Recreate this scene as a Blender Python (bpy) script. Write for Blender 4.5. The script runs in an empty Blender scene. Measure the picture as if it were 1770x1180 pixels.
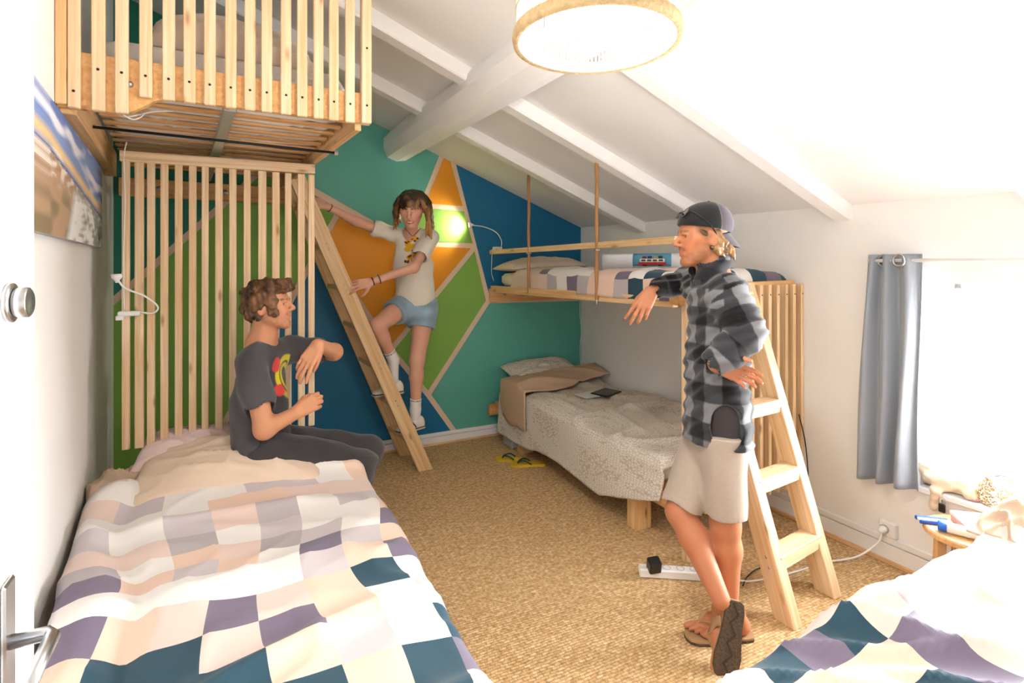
import bpy, bmesh, math, random
import numpy as np
from mathutils import Matrix, Vector
random.seed(7); rng = np.random.default_rng(7)
PI = math.pi
sc = bpy.context.scene
col = sc.collection

# ------------------------------------------------------------------ camera, light, exposure
CAM_H = 1.455
cam_d = bpy.data.cameras.new('camera'); cam = bpy.data.objects.new('camera', cam_d); col.objects.link(cam)
cam.location = (0, 0, CAM_H); cam.rotation_euler = (PI / 2, 0, math.radians(-27.2))
cam_d.sensor_fit = 'HORIZONTAL'; cam_d.sensor_width = 36.0; cam_d.lens = 908.0 / 1770.0 * 36.0
cam_d.shift_y = -130.0 / 1770.0; cam_d.clip_start = 0.03; cam_d.clip_end = 200
sc.camera = cam
sc.view_settings.view_transform = 'Standard'; sc.view_settings.look = 'None'
sc.view_settings.gamma = 1.0; sc.view_settings.use_curve_mapping = False
sc.view_settings.exposure = 1.3
wd = bpy.data.worlds.new('world'); sc.world = wd; wd.use_nodes = True
bg = wd.node_tree.nodes['Background']
bg.inputs['Color'].default_value = (0.985, 0.99, 1.0, 1); bg.inputs['Strength'].default_value = 4.0
def area_light(name, loc, rot, sx, sy, power, color):
    l = bpy.data.lights.new(name, 'AREA'); l.shape = 'RECTANGLE'; l.size = sx; l.size_y = sy
    l.energy = power; l.color = color
    o = bpy.data.objects.new(name, l); o.location = loc; o.rotation_euler = rot; col.objects.link(o); return o
# daylight falling in through the window of the thick wall (stands outside the glass)
area_light('window_daylight_offscreen', (3.62, 0.75, 0.98), (0, math.radians(90), 0), 1.0, 1.2, 150, (0.95, 0.98, 1.0))

# ------------------------------------------------------------------ helpers
def lin(r, g, b):
    f = lambda v: (v / 255 / 12.92) if v / 255 <= 0.04045 else ((v / 255 + 0.055) / 1.055) ** 2.4
    return (f(r), f(g), f(b))
WM = {}
def link(o, M=None, parent=None):
    col.objects.link(o)
    M = M if M is not None else Matrix()
    WM[o.name] = M
    if parent is not None:
        o.parent = parent; o.matrix_basis = WM[parent.name].inverted() @ M
    else:
        o.matrix_basis = M
    return o
def tag(o, label=None, cat=None, group=None, kind=None):
    if label: o['label'] = label
    if cat: o['category'] = cat
    if group: o['group'] = group
    if kind: o['kind'] = kind
    return o
def thing(name, loc, label, cat, group=None, rz=0):
    o = bpy.data.objects.new(name, None); o.empty_display_size = 0.05
    link(o, Matrix.Translation(loc) @ Matrix.Rotation(rz, 4, 'Z')); return tag(o, label, cat, group)
def mesh_obj(name, me, mat, parent=None, M=None, color=None):
    o = bpy.data.objects.new(name, me)
    if mat is not None and not me.materials: me.materials.append(mat)
    if color: o.color = (*color, 1)
    return link(o, M, parent)
def pyd(name, verts, faces, mat, parent=None, base=(0, 0, 0), smooth=False, M=None, color=None):
    b = Vector(base)
    me = bpy.data.meshes.new(name)
    me.from_pydata([tuple(Vector(v) - b) for v in verts], [], faces); me.update()
    if smooth: me.shade_smooth()
    return mesh_obj(name, me, mat, parent, M if M is not None else Matrix.Translation(b), color)
_box = {}
def box_mesh(w, t, L, bev=0.003):
    k = (round(w, 4), round(t, 4), round(L, 4), bev)
    if k not in _box:
        bm = bmesh.new(); bmesh.ops.create_cube(bm, size=1)
        bmesh.ops.scale(bm, vec=(w, t, L), verts=bm.verts)
        bmesh.ops.translate(bm, vec=(0, 0, L / 2), verts=bm.verts)
        if bev: bmesh.ops.bevel(bm, geom=bm.edges[:], offset=bev, segments=1, affect='EDGES')
        me = bpy.data.meshes.new('box'); bm.to_mesh(me); bm.free(); _box[k] = me
    return _box[k]
def frame(p0, p1, side):
    z = (Vector(p1) - Vector(p0)).normalized(); x = Vector(side); x = (x - z * x.dot(z)).normalized(); y = z.cross(x)
    M = Matrix((x, y, z)).transposed().to_4x4(); M.translation = Vector(p0); return M
def plank(name, p0, p1, w, t, mat, parent=None, side=(1, 0, 0), tint=(1, 1, 1), bev=0.003):
    """board from p0 to p1 (centre line); w along 'side', t across; local z runs along the grain"""
    L = (Vector(p1) - Vector(p0)).length
    me = box_mesh(w, t, L, bev)
    key = mat.name
    if me.materials and me.materials[0] != mat:
        me = me.copy(); me.materials.clear()
    return mesh_obj(name, me, mat, parent, frame(p0, p1, side), tint)
def bx(name, lo, hi, mat, parent=None, bev=0.004, color=None):
    lo, hi = Vector(lo), Vector(hi); d = hi - lo; c = (lo + hi) / 2
    me = box_mesh(d.x, d.y, d.z, bev)
    if me.materials and me.materials[0] != mat:
        me = me.copy(); me.materials.clear()
    return mesh_obj(name, me, mat, parent, Matrix.Translation((c.x, c.y, lo.z)), color)
def catmull(pts, n=8):
    P = [Vector(p) for p in pts]; P = [P[0] * 2 - P[1]] + P + [P[-1] * 2 - P[-2]]; out = []
    for i in range(1, len(P) - 2):
        for k in range(n):
            t = k / n; a, b, c_, d = P[i - 1], P[i], P[i + 1], P[i + 2]
            out.append(0.5 * ((2 * b) + (c_ - a) * t + (2 * a - 5 * b + 4 * c_ - d) * t * t + (3 * b - a - 3 * c_ + d) * t ** 3))
    out.append(P[-2]); return out
def tube_data(pts, r, sides=8, closed=False):
    P = [Vector(p) for p in pts]; n = len(P); V = []; F = []
    up = Vector((0, 0, 1)); prev = None
    for i, p in enumerate(P):
        if closed: d = (P[(i + 1) % n] - P[i - 1]).normalized()
        else: d = (P[min(i + 1, n - 1)] - P[max(i - 1, 0)]).normalized()
        a = prev if prev is not None else (up if abs(d.z) < 0.9 else Vector((1, 0, 0)))
        x = (a - d * a.dot(d)).normalized(); y = d.cross(x); prev = x
        rr = r[i] if hasattr(r, '__len__') else r
        for k in range(sides):
            an = 2 * PI * k / sides; V.append(p + x * math.cos(an) * rr + y * math.sin(an) * rr)
    m = n if closed else n - 1
    for i in range(m):
        for k in range(sides):
            a = i * sides + k; b = i * sides + (k + 1) % sides; j = ((i + 1) % n) * sides
            F.append((a, b, j + (k + 1) % sides, j + k))
    if not closed:
        F.append(tuple(reversed(range(sides)))); F.append(tuple(range((n - 1) * sides, n * sides)))
    return V, F
def tube(name, pts, r, mat, parent=None, sides=8, closed=False, smooth=True, color=None, curve=0):
    if curve: pts = catmull(pts, curve)
    V, F = tube_data(pts, r, sides, closed)
    return pyd(name, V, F, mat, parent, base=tuple(pts[0]), smooth=smooth, color=color)
def lathe(name, prof, seg, mat, parent=None, M=None, smooth=True, color=None):
    V = []; F = []; n = len(prof)
    for k in range(seg):
        a = 2 * PI * k / seg
        for r, z in prof: V.append((r * math.cos(a), r * math.sin(a), z))
    for k in range(seg):
        for i in range(n - 1):
            a = k * n + i; b = ((k + 1) % seg) * n + i; F.append((a, b, b + 1, a + 1))
    me = bpy.data.meshes.new(name); me.from_pydata(V, [], F)
    if smooth: me.shade_smooth()
    return mesh_obj(name, me, mat, parent, M, color)
def prism(name, poly, h, mat, parent=None, M=None, color=None, base=None):
    """extrude a 2d polygon (local xy) by h along local z"""
    n = len(poly); V = [(x, y, 0) for x, y in poly] + [(x, y, h) for x, y in poly]
    F = [tuple(reversed(range(n))), tuple(range(n, 2 * n))] + [(i, (i + 1) % n, n + (i + 1) % n, n + i) for i in range(n)]
    me = bpy.data.meshes.new(name); me.from_pydata(V, [], F)
    return mesh_obj(name, me, mat, parent, M, color)

# ------------------------------------------------------------------ materials
def nodes(name):
    m = bpy.data.materials.new(name); m.use_nodes = True; nt = m.node_tree
    return m, nt, nt.nodes['Principled BSDF'], nt.nodes.new, nt.links.new
def plain(name, rgb, rough=0.5, metal=0.0, noise=0.0, nscale=20, bump=0.0, bscale=120, sheen=0, emit=None, es=0, spec=0.5, usecol=False):
    m, nt, b, N, L = nodes(name)
    b.inputs['Roughness'].default_value = rough; b.inputs['Metallic'].default_value = metal
    b.inputs['Specular IOR Level'].default_value = spec
    if sheen: b.inputs['Sheen Weight'].default_value = sheen
    tc = N('ShaderNodeTexCoord'); nz = N('ShaderNodeTexNoise'); nz.inputs['Scale'].default_value = nscale
    nz.inputs['Detail'].default_value = 4; L(tc.outputs['Object'], nz.inputs['Vector'])
    mx = N('ShaderNodeMix'); mx.data_type = 'RGBA'
    mx.inputs[6].default_value = (*[c * (1 - noise) for c in rgb], 1); mx.inputs[7].default_value = (*[min(1, c * (1 + noise)) for c in rgb], 1)
    L(nz.outputs['Fac'], mx.inputs[0]); out = mx.outputs[2]
    if usecol:
        oi = N('ShaderNodeObjectInfo'); m2 = N('ShaderNodeMix'); m2.data_type = 'RGBA'; m2.blend_type = 'MULTIPLY'; m2.inputs[0].default_value = 1
        L(out, m2.inputs[6]); L(oi.outputs['Color'], m2.inputs[7]); out = m2.outputs[2]
    L(out, b.inputs['Base Color'])
    if bump:
        n2 = N('ShaderNodeTexNoise'); n2.inputs['Scale'].default_value = bscale; n2.inputs['Detail'].default_value = 5; L(tc.outputs['Object'], n2.inputs['Vector'])
        bp = N('ShaderNodeBump'); bp.inputs['Strength'].default_value = bump; bp.inputs['Distance'].default_value = 0.01
        L(n2.outputs['Fac'], bp.inputs['Height']); L(bp.outputs['Normal'], b.inputs['Normal'])
    if emit: b.inputs['Emission Color'].default_value = (*emit, 1); b.inputs['Emission Strength'].default_value = es
    return m
def pine():
    m, nt, b, N, L = nodes('pine'); b.inputs['Roughness'].default_value = 0.5
    tc = N('ShaderNodeTexCoord'); oi = N('ShaderNodeObjectInfo')
    off = N('ShaderNodeVectorMath'); off.operation = 'ADD'; L(tc.outputs['Object'], off.inputs[0])
    sc_ = N('ShaderNodeMath'); sc_.operation = 'MULTIPLY'; sc_.inputs[1].default_value = 37.0; L(oi.outputs['Random'], sc_.inputs[0]); L(sc_.outputs[0], off.inputs[1])
    mp = N('ShaderNodeMapping'); mp.inputs['Scale'].default_value = (38, 38, 1.3); L(off.outputs[0], mp.inputs['Vector'])
    nz = N('ShaderNodeTexNoise'); nz.inputs['Scale'].default_value = 1.6; nz.inputs['Detail'].default_value = 5; nz.inputs['Distortion'].default_value = 0.6; L(mp.outputs[0], nz.inputs['Vector'])
    cr = N('ShaderNodeValToRGB'); e = cr.color_ramp.elements
    e[0].position = 0.28; e[0].color = (*lin(214, 174, 126), 1); e[1].position = 0.72; e[1].color = (*lin(240, 218, 186), 1); L(nz.outputs['Fac'], cr.inputs['Fac'])
    mp2 = N('ShaderNodeMapping'); mp2.inputs['Scale'].default_value = (14, 14, 4.2); L(off.outputs[0], mp2.inputs['Vector'])
    vo = N('ShaderNodeTexVoronoi'); vo.inputs['Scale'].default_value = 1.0; L(mp2.outputs[0], vo.inputs['Vector'])
    kr = N('ShaderNodeValToRGB'); k = kr.color_ramp.elements; k[0].position = 0.05; k[0].color = (1, 1, 1, 1); k[1].position = 0.17; k[1].color = (0, 0, 0, 1); L(vo.outputs['Distance'], kr.inputs['Fac'])
    mx = N('ShaderNodeMix'); mx.data_type = 'RGBA'; mx.inputs[7].default_value = (*lin(150, 92, 45), 1); L(cr.outputs[0], mx.inputs[6])
    mm = N('ShaderNodeMath'); mm.operation = 'MULTIPLY'; mm.inputs[1].default_value = 0.7; L(kr.outputs[0], mm.inputs[0]); L(mm.outputs[0], mx.inputs[0])
    m2 = N('ShaderNodeMix'); m2.data_type = 'RGBA'; m2.blend_type = 'MULTIPLY'; m2.inputs[0].default_value = 1; L(mx.outputs[2], m2.inputs[6]); L(oi.outputs['Color'], m2.inputs[7])
    L(m2.outputs[2], b.inputs['Base Color'])
    bp = N('ShaderNodeBump'); bp.inputs['Strength'].default_value = 0.12; bp.inputs['Distance'].default_value = 0.004; L(nz.outputs['Fac'], bp.inputs['Height']); L(bp.outputs['Normal'], b.inputs['Normal'])
    return m
PINE = pine()
ORANGE = (0.96, 0.74, 0.46); PALE = (1.0, 0.985, 0.95); MID = (1.0, 0.87, 0.68); DARKW = (0.78, 0.58, 0.38)
WHITE = plain('white_paint', lin(246, 244, 241), 0.6, noise=0.02, nscale=3, bump=0.08, bscale=60)
CEIL = plain('ceiling_paint', lin(245, 242, 239), 0.65, noise=0.02, nscale=2, bump=0.06, bscale=30)
BEAMW = plain('painted_timber', lin(248, 246, 244), 0.5, noise=0.02, nscale=6, bump=0.25, bscale=35)
TAPE = plain('mural_tape_line', lin(226, 200, 176), 0.6, noise=0.03, nscale=8)
STEEL = plain('steel', lin(190, 192, 195), 0.3, 1.0)
BLACKM = plain('black_plastic', lin(22, 22, 24), 0.4)
WPLAST = plain('white_plastic', lin(240, 240, 238), 0.35)
DARKM = plain('dark_metal', lin(45, 48, 52), 0.4, 0.8)
GLOSSW = plain('white_gloss', lin(244, 244, 244), 0.35, noise=0.01)
# ------------------------------------------------------------------ the room
XR, YB, YF = 2.84, 4.11, -0.9
def xl(y): return -0.605 - 0.098 * (y - 2.9)
def zc(x, y): return 1.82 + 0.387 * (XR - x) - 0.018 * (YB - y)
def carpet():
    m, nt, b, N, L = nodes('seagrass_carpet'); b.inputs['Roughness'].default_value = 0.85; b.inputs['Specular IOR Level'].default_value = 0.2
    tc = N('ShaderNodeTexCoord'); mp = N('ShaderNodeMapping'); mp.inputs['Rotation'].default_value = (0, 0, 0.03); L(tc.outputs['Object'], mp.inputs['Vector'])
    br = N('ShaderNodeTexBrick'); br.inputs['Scale'].default_value = 1.0; br.inputs['Brick Width'].default_value = 0.030; br.inputs['Row Height'].default_value = 0.013
    br.inputs['Mortar Size'].default_value = 0.0022; br.inputs['Mortar Smooth'].default_value = 1.0; br.inputs['Bias'].default_value = 0.1
    br.inputs['Color1'].default_value = (*lin(240, 212, 168), 1); br.inputs['Color2'].default_value = (*lin(220, 184, 136), 1); br.inputs['Mortar'].default_value = (*lin(196, 160, 114), 1)
    nzw = N('ShaderNodeTexNoise'); nzw.inputs['Scale'].default_value = 22; L(mp.outputs[0], nzw.inputs['Vector'])
    va = N('ShaderNodeVectorMath'); va.operation = 'SCALE'; va.inputs['Scale'].default_value = 0.012; L(nzw.outputs['Color'], va.inputs[0])
    vb = N('ShaderNodeVectorMath'); vb.operation = 'ADD'; L(mp.outputs[0], vb.inputs[0]); L(va.outputs[0], vb.inputs[1]); L(vb.outputs[0], br.inputs['Vector'])
    nz = N('ShaderNodeTexNoise'); nz.inputs['Scale'].default_value = 55; nz.inputs['Detail'].default_value = 5; L(mp.outputs[0], nz.inputs['Vector'])
    cr = N('ShaderNodeValToRGB'); e = cr.color_ramp.elements; e[0].position = 0.3; e[0].color = (0.62, 0.56, 0.48, 1); e[1].position = 0.72; e[1].color = (1.16, 1.14, 1.1, 1); L(nz.outputs['Fac'], cr.inputs['Fac'])
    mx = N('ShaderNodeMix'); mx.data_type = 'RGBA'; mx.blend_type = 'MULTIPLY'; mx.inputs[0].default_value = 1; L(br.outputs['Color'], mx.inputs[6]); L(cr.outputs[0], mx.inputs[7])
    L(mx.outputs[2], b.inputs['Base Color'])
    ad = N('ShaderNodeMath'); ad.operation = 'SUBTRACT'; L(nz.outputs['Fac'], ad.inputs[0]); L(br.outputs['Fac'], ad.inputs[1])
    bp = N('ShaderNodeBump'); bp.inputs['Strength'].default_value = 0.55; bp.inputs['Distance'].default_value = 0.006; L(ad.outputs[0], bp.inputs['Height']); L(bp.outputs['Normal'], b.inputs['Normal'])
    return m
def slab(name, pts, depth, mat):
    """polygon of 3d points with a thickness vector"""
    n = len(pts); d = Vector(depth); P = [Vector(p) for p in pts]; V = P + [p + d for p in P]
    F = [tuple(range(n)), tuple(reversed(range(n, 2 * n)))] + [(i, n + i, n + (i + 1) % n, (i + 1) % n) for i in range(n)]
    return tag(pyd(name, V, F, mat, base=P[0]), kind='structure')
floor = slab('floor', [(xl(YF) - .1, YF, 0), (3.0, YF, 0), (3.0, YB, 0), (xl(YB) - .1, YB, 0)], (0, 0, -0.08), carpet())
ceiling = slab('ceiling', [(x, y, zc(x, y)) for x, y in ((-0.95, YF), (-0.95, YB + .1), (3.26, YB + .1), (3.26, YF))], (0, 0, 0.06), CEIL)
for yr in (3.27, 2.56, 1.68, 0.88, 0.08, -0.7):
    p0 = (-0.9, yr, zc(-0.9, yr) - 0.036); p1 = (XR + 0.02, yr, zc(XR + 0.02, yr) - 0.036)
    plank('rafter', p0, p1, 0.095, 0.085, BEAMW, ceiling, side=(0, 1, 0), bev=0.008)
# the adzed log beam under the rafters
V = []; F = []; nseg = 26; ns = 10
for i in range(nseg + 1):
    t = i / nseg; y = YB + 0.02 - t * 5.0; cx = 1.10 + 0.10 * t + 0.012 * math.sin(5 * t); cz = 2.405 - 0.03 * t + 0.008 * math.sin(9 * t); rr = 0.118 + 0.010 * math.sin(3.1 * t + 1)
    for k in range(ns):
        a = 2 * PI * k / ns + 0.2; q = 1 + 0.05 * math.sin(k * 2.3 + 1.3 * t * 4)
        V.append((cx + rr * q * math.cos(a), y, cz + rr * q * math.sin(a)))
for i in range(nseg):
    for k in range(ns): F.append((i * ns + k, i * ns + (k + 1) % ns, (i + 1) * ns + (k + 1) % ns, (i + 1) * ns + k))
F += [tuple(range(ns)), tuple(reversed(range(nseg * ns, nseg * ns + ns)))]
pyd('log_beam', V, F, BEAMW, ceiling, base=(1.1, YB, 2.4))
# walls
x0 = xl(YB)
wall_back = slab('wall_back', [(x0 - .1, YB, 0), (XR, YB, 0), (XR, YB, zc(XR, YB) + .01), (x0 - .1, YB, zc(x0 - .1, YB) + .01)], (0, 0.12, 0), TAPE)
wall_left = slab('wall_left', [(xl(YF), YF, 0), (xl(YB), YB, 0), (xl(YB), YB, 3.25), (xl(YF), YF, 3.1)], (-0.12, 0, 0), WHITE)
# the wall behind the photographer closes the room
wall_front = slab('wall_front', [(xl(YF) - .1, YF, 0), (3.26, YF, 0), (3.26, YF, zc(3.26, YF) + .02), (xl(YF) - .1, YF, zc(xl(YF) - .1, YF) + .02)], (0, -0.12, 0), WHITE)
WY0, WY1, WZ0, WZ1, WX = 0.18, 1.32, 0.42, 1.375, 3.24
V = []; F = []
def addbox(V, F, lo, hi):
    b = len(V)
    for z in (lo[2], hi[2]):
        for x, y in ((lo[0], lo[1]), (hi[0], lo[1]), (hi[0], hi[1]), (lo[0], hi[1])): V.append((x, y, z))
    for f in ((0, 3, 2, 1), (4, 5, 6, 7), (0, 1, 5, 4), (1, 2, 6, 5), (2, 3, 7, 6), (3, 0, 4, 7)): F.append(tuple(b + i for i in f))
addbox(V, F, (XR, WY1, 0), (WX, YB + .1, 1.86)); addbox(V, F, (XR, YF, 0), (WX, WY0, 1.86))
addbox(V, F, (XR, WY0, WZ1), (WX, WY1, 1.86)); addbox(V, F, (XR, WY0, 0), (WX, WY1, WZ0))
wall_right = tag(pyd('wall_right', V, F, WHITE, base=(XR, 0, 0)), kind='structure')
# mural: painted fields between the masking lines
def inset(poly, offs):
    n = len(poly); A = sum(poly[i][0] * poly[(i + 1) % n][1] - poly[(i + 1) % n][0] * poly[i][1] for i in range(n))
    if A < 0: poly = poly[::-1]; offs = offs[::-1]; offs = offs[1:] + offs[:1]
    L = []
    for i in range(n):
        p, q = Vector(poly[i]), Vector(poly[(i + 1) % n]); d = (q - p).normalized(); nrm = Vector((-d.y, d.x)); L.append((p + nrm * offs[i], d))
    out = []
    for i in range(n):
        (p, d), (q, e) = L[i - 1], L[i]; cr = d.x * e.y - d.y * e.x
        t = ((q - p).x * e.y - (q - p).y * e.x) / cr if abs(cr) > 1e-6 else 0
        out.append(p + d * t if abs(cr) > 1e-6 else q)
    return out
def zb(x): return zc(x, YB) - 0.002
g = 0.021
J0, JA, A0 = (x0, 1.235), (0.164, 2.177), (0.12, zb(0.12)); M1, BB, M0 = (0.666, 1.90), (0.52, 1.614), (-0.252, 0.09)
T1c, L1t, L2t = (1.173, 1.64), (1.459, zb(1.459)), (1.563, zb(1.563)); H1l, H1r, H2r = (1.295, 1.943), (1.6745, 1.937), (1.766, 1.627)
E1, JJ, K, Dc = (1.883, 1.157), (1.346, 0.41), (1.566, 0.09), (1.043, 0.80); CR = (XR, zb(XR)); CM = (XR, 1.15); CB = (XR, 0.09)
fields = [
 ('dark_teal', (32, 126, 106), [J0, JA, A0, (x0, zb(x0))], [g, g, 0, 0]),
 ('leaf_green', (130, 180, 78), [(x0, 0.09), M0, M1, JA, J0], [0, g, g, g, 0]),
 ('sea_teal', (92, 174, 160), [A0, JA, T1c, L1t], [g, g, g, 0]),
 ('amber', (228, 148, 12), [L1t, H1l, H1r, L2t], [g, g, g, 0]),
 ('pale_green', (130, 180, 78), [H1l, T1c, H2r, H1r], [g, g, g, g]),
 ('ochre', (228, 148, 12), [M1, BB, Dc, H2r, T1c], [g, g, g, g, g]),
 ('meadow_green', (130, 180, 78), [H2r, Dc, JJ, E1], [g, g, g, g]),
 ('ocean_blue', (5, 106, 152), [L2t, E1, CM, CR], [g, g, 0, 0]),
 ('sea_teal_low', (92, 174, 160), [E1, JJ, K, CB, CM], [g, g, 0, 0, g]),
 ('deep_blue', (5, 106, 152), [BB, M0, K, JJ, Dc], [g, 0, g, g, g])]
for nm, rgb, poly, offs in fields:
    P = inset(poly, offs); m = plain('mural_' + nm, lin(*rgb), 0.55, noise=0.05, nscale=2.5, bump=0.05, bscale=50)
    n = len(P); V = [(p.x, YB - 0.002, p.y) for p in P] + [(p.x, YB + 0.001, p.y) for p in P]
    F = [tuple(range(n))] + [(i, n + i, n + (i + 1) % n, (i + 1) % n) for i in range(n)]
    pyd('painted_field', V, F, m, wall_back, base=V[0])
# baseboards with a pale timber strip at the foot
bb = tag(bx('baseboard_back', (x0, YB - 0.018, 0.0), (XR, YB, 0.063), GLOSSW, bev=0.003), kind='structure')
bx('cap_moulding', (x0, YB - 0.018, 0.067), (XR, YB, 0.095), GLOSSW, bb, bev=.003)
plank('floor_strip', (x0, YB - 0.026, 0.008), (XR, YB - 0.026, 0.008), 0.016, 0.016, PINE, bb, side=(0, 1, 0), tint=MID)
br_ = tag(bx('baseboard_right', (XR - 0.018, YF, 0.0), (XR, YB, 0.089), GLOSSW, bev=0.003), kind='structure')
bx('cap_moulding', (XR - 0.018, YF, 0.093), (XR, YB, 0.125), GLOSSW, br_, bev=.003)
plank('floor_strip', (XR - 0.027, YF, 0.009), (XR - 0.027, YB, 0.009), 0.018, 0.018, PINE, br_, side=(1, 0, 0), tint=MID)
# window: sill board, outer frame, hinged casement with panes
GLASS, nt, b, N, L = nodes('window_glass')
tr = N('ShaderNodeBsdfTransparent'); gl = N('ShaderNodeBsdfGlossy'); gl.inputs['Roughness'].default_value = 0.02; ms = N('ShaderNodeMixShader'); ms.inputs[0].default_value = 0.06
L(tr.outputs[0], ms.inputs[1]); L(gl.outputs[0], ms.inputs[2]); L(ms.outputs[0], nt.nodes['Material Output'].inputs['Surface'])
win = tag(bx('window_1', (XR - 0.02, WY0 - .02, WZ0 - 0.025), (WX, WY1 + .02, WZ0 + .006), GLOSSW, bev=0.006), kind='structure')
fx0, fx1 = 3.15, 3.22
for lo, hi in (((fx0, WY1 - .035, WZ0), (fx1, WY1, WZ1)), ((fx0, WY0, WZ0), (fx1, WY0 + .035, WZ1)), ((fx0, WY0, WZ1 - .035), (fx1, WY1, WZ1)), ((fx0, WY0, WZ0), (fx1, WY1, WZ0 + .03))):
    bx('window_frame', lo, hi, GLOSSW, win)
mid = (WY0 + WY1) / 2
for ya, yb in ((mid + .005, WY1 - .043), (WY0 + .04, mid - .005)):
    z0_, z1_ = WZ0 + .035, WZ1 - .04; s_ = 0.055; X0, X1 = fx0 - 0.01, fx1 - 0.015
    cs = bx('casement', (X0, yb - s_, z0_), (X1, yb, z1_), GLOSSW, win)
    for lo, hi in (((X0, ya, z0_), (X1, ya + s_, z1_)), ((X0, ya + s_, z0_), (X1, yb - s_, z0_ + .07)), ((X0, ya + s_, z1_ - .06), (X1, yb - s_, z1_)), ((X0 + .01, ya + s_, 0.84), (X1 - .01, yb - s_, 0.872))):
        bx('casement_rail', lo, hi, GLOSSW, cs)
    for zz in ((z0_ + .07, 0.84), (0.872, z1_ - .06)):
        bx('pane', (X0 + .024, ya + s_, zz[0]), (X0 + .028, yb - s_, zz[1]), GLASS, cs, bev=0)
    for zz in (0.56, 1.17):
        tube('hinge', [(X0 - .006, (yb if ya > mid else ya), zz), (X0 - .006, (yb if ya > mid else ya), zz + .07)], 0.009, GLOSSW, cs)
# bright slatted shutter rails seen beyond the glass
for zz in (0.62, 0.78, 0.93): bx('railing_bar', (3.46, 0.1, zz), (3.47, 1.36, zz + 0.012), plain('railing_paint', lin(235, 236, 238), 0.5), win, bev=0)
# open door leaf resting close to the left wall
dx = -0.285
door = tag(bx('door_1', (dx - 0.04, 0.14, 0.01), (dx, 1.06, 2.05), GLOSSW, bev=0.004), kind='structure')
def RotTo(loc, axis):
    z = Vector(axis).normalized(); return Matrix.Translation(loc) @ z.to_track_quat('Z', 'Y').to_matrix().to_4x4()
BRASS = plain('worn_brass', lin(178, 150, 96), 0.35, 0.8)
lathe('knob', [(0, .0), (.012, .0), (.014, .004), (.019, .006), (.021, .012), (.021, .022), (.018, .024), (.012, .020), (.0, .020)], 24, STEEL, door, RotTo((dx, 0.955, 1.405), (1, 0, 0)))
lathe('knob_collar', [(.0, .0), (.027, .0), (.027, .006), (.02, .007)], 24, STEEL, door, RotTo((dx, 0.955, 1.405), (1, 0, 0)))
bx('handle_plate', (dx, 0.925, 0.83), (dx + .006, 0.965, 1.03), STEEL, door)
tube('lever_handle', [(dx, .945, .945), (dx + .045, .945, .945), (dx + .052, .935, .945), (dx + .052, .84, .940)], 0.0095, STEEL, door, sides=12)
# ------------------------------------------------------------------ loft bed on the left
def screws(pts, parent, mat=DARKM, r=0.0045, ax=(0, -1, 0)):
    for p in pts:
        lathe('screw', [(0, 0.002), (r * .6, 0.002), (r, 0.0008), (r, -0.004)], 8, mat, parent, RotTo(p, ax))
FY = 2.17
loft = thing('loft_bed', (0.0, 3.1, 0.0), 'high pine loft bed with slatted front on the mural wall', 'loft bed')
poly = [(-.53, 1.97), (-.37, 1.97), (-.335, 1.978), (-.30, 2.0), (-.265, 2.026), (-.22, 2.037), (.445, 2.037), (.445, 2.155), (-.53, 2.155)]
prism('front_board', [(x, z) for x, z in poly], 0.027, PINE, loft, Matrix(((1, 0, 0, 0), (0, 0, -1, FY + .03), (0, 1, 0, 0), (0, 0, 0, 1))), color=ORANGE)
fs = [-0.483, -0.42, -0.357, -0.291, -0.225, -0.164, -0.102, -0.036, 0.026, 0.082, 0.148, 0.205, 0.264, 0.321, 0.383]
for i, x in enumerate(fs):
    zb_ = 1.966 if i < 3 else 2.028
    s = plank('slat', (x, FY - 0.009, zb_), (x, FY - 0.009, 2.62), 0.036 if i else .032, 0.02, PINE, loft, tint=PALE)
    screws([(x, FY - 0.0195, 2.10 if i else 2.02)], s)
plank('corner_post', (-.516, FY + .012, 1.975), (-.516, FY + .012, 2.66), 0.03, 0.06, PINE, loft, tint=MID)
s = plank('corner_post', (.446, FY - .006, 2.03), (.446, FY - .006, 2.62), 0.038, 0.045, PINE, loft, tint=PALE)
screws([(.446, FY - .029, 2.10), (.446, FY - .029, 2.33)], s)
plank('top_rail', (-.52, FY + .012, 2.60), (.46, FY + .012, 2.60), 0.02, 0.04, PINE, loft, side=(0, 1, 0), tint=PALE)
def lx(x, y): return x - 0.09 * (y - FY)
plank('side_rail', (lx(.425, 2.2), 2.2, 2.07), (lx(.425, 4.08), 4.08, 2.07), 0.027, 0.12, PINE, loft, side=(1, 0, 0), tint=MID)
plank('side_rail', (lx(-.505, 2.2), 2.2, 2.02), (lx(-.515, 3.62), 3.62, 2.02), 0.045, 0.13, PINE, loft, side=(1, 0, 0), tint=MID)
plank('guard_brace', (lx(.42, 2.25), 2.25, 2.12), (lx(.42, 3.2), 3.2, 2.62), 0.022, 0.045, PINE, loft, side=(1, 0, 0), tint=MID)
for i in range(14):
    y = 2.29 + i * 0.125
    plank('base_slat', (lx(-.47, y), y, 2.072), (lx(.41, y), y, 2.068), 0.042, 0.012, PINE, loft, side=(0, 1, 0), tint=(.95, .74, .52))
plank('spine', (lx(-.036, 2.2), 2.2, 2.042), (lx(-.036, 4.08), 4.08, 2.042), 0.042, 0.03, plain('zinc_grey', lin(176, 176, 164), 0.45, 0.5), loft)
tube('threaded_rod', [(lx(-.5, 2.62), 2.60, 2.005), (lx(.45, 2.66), 2.66, 2.005)], 0.006, DARKM, loft)
lathe('rod_nut', [(0, .012), (.012, .012), (.014, 0), (.014, -.004), (0, -.004)], 6, STEEL, loft, RotTo((lx(.447, 2.66), 2.66, 2.005), (1, -.05, 0)), smooth=False)
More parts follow.
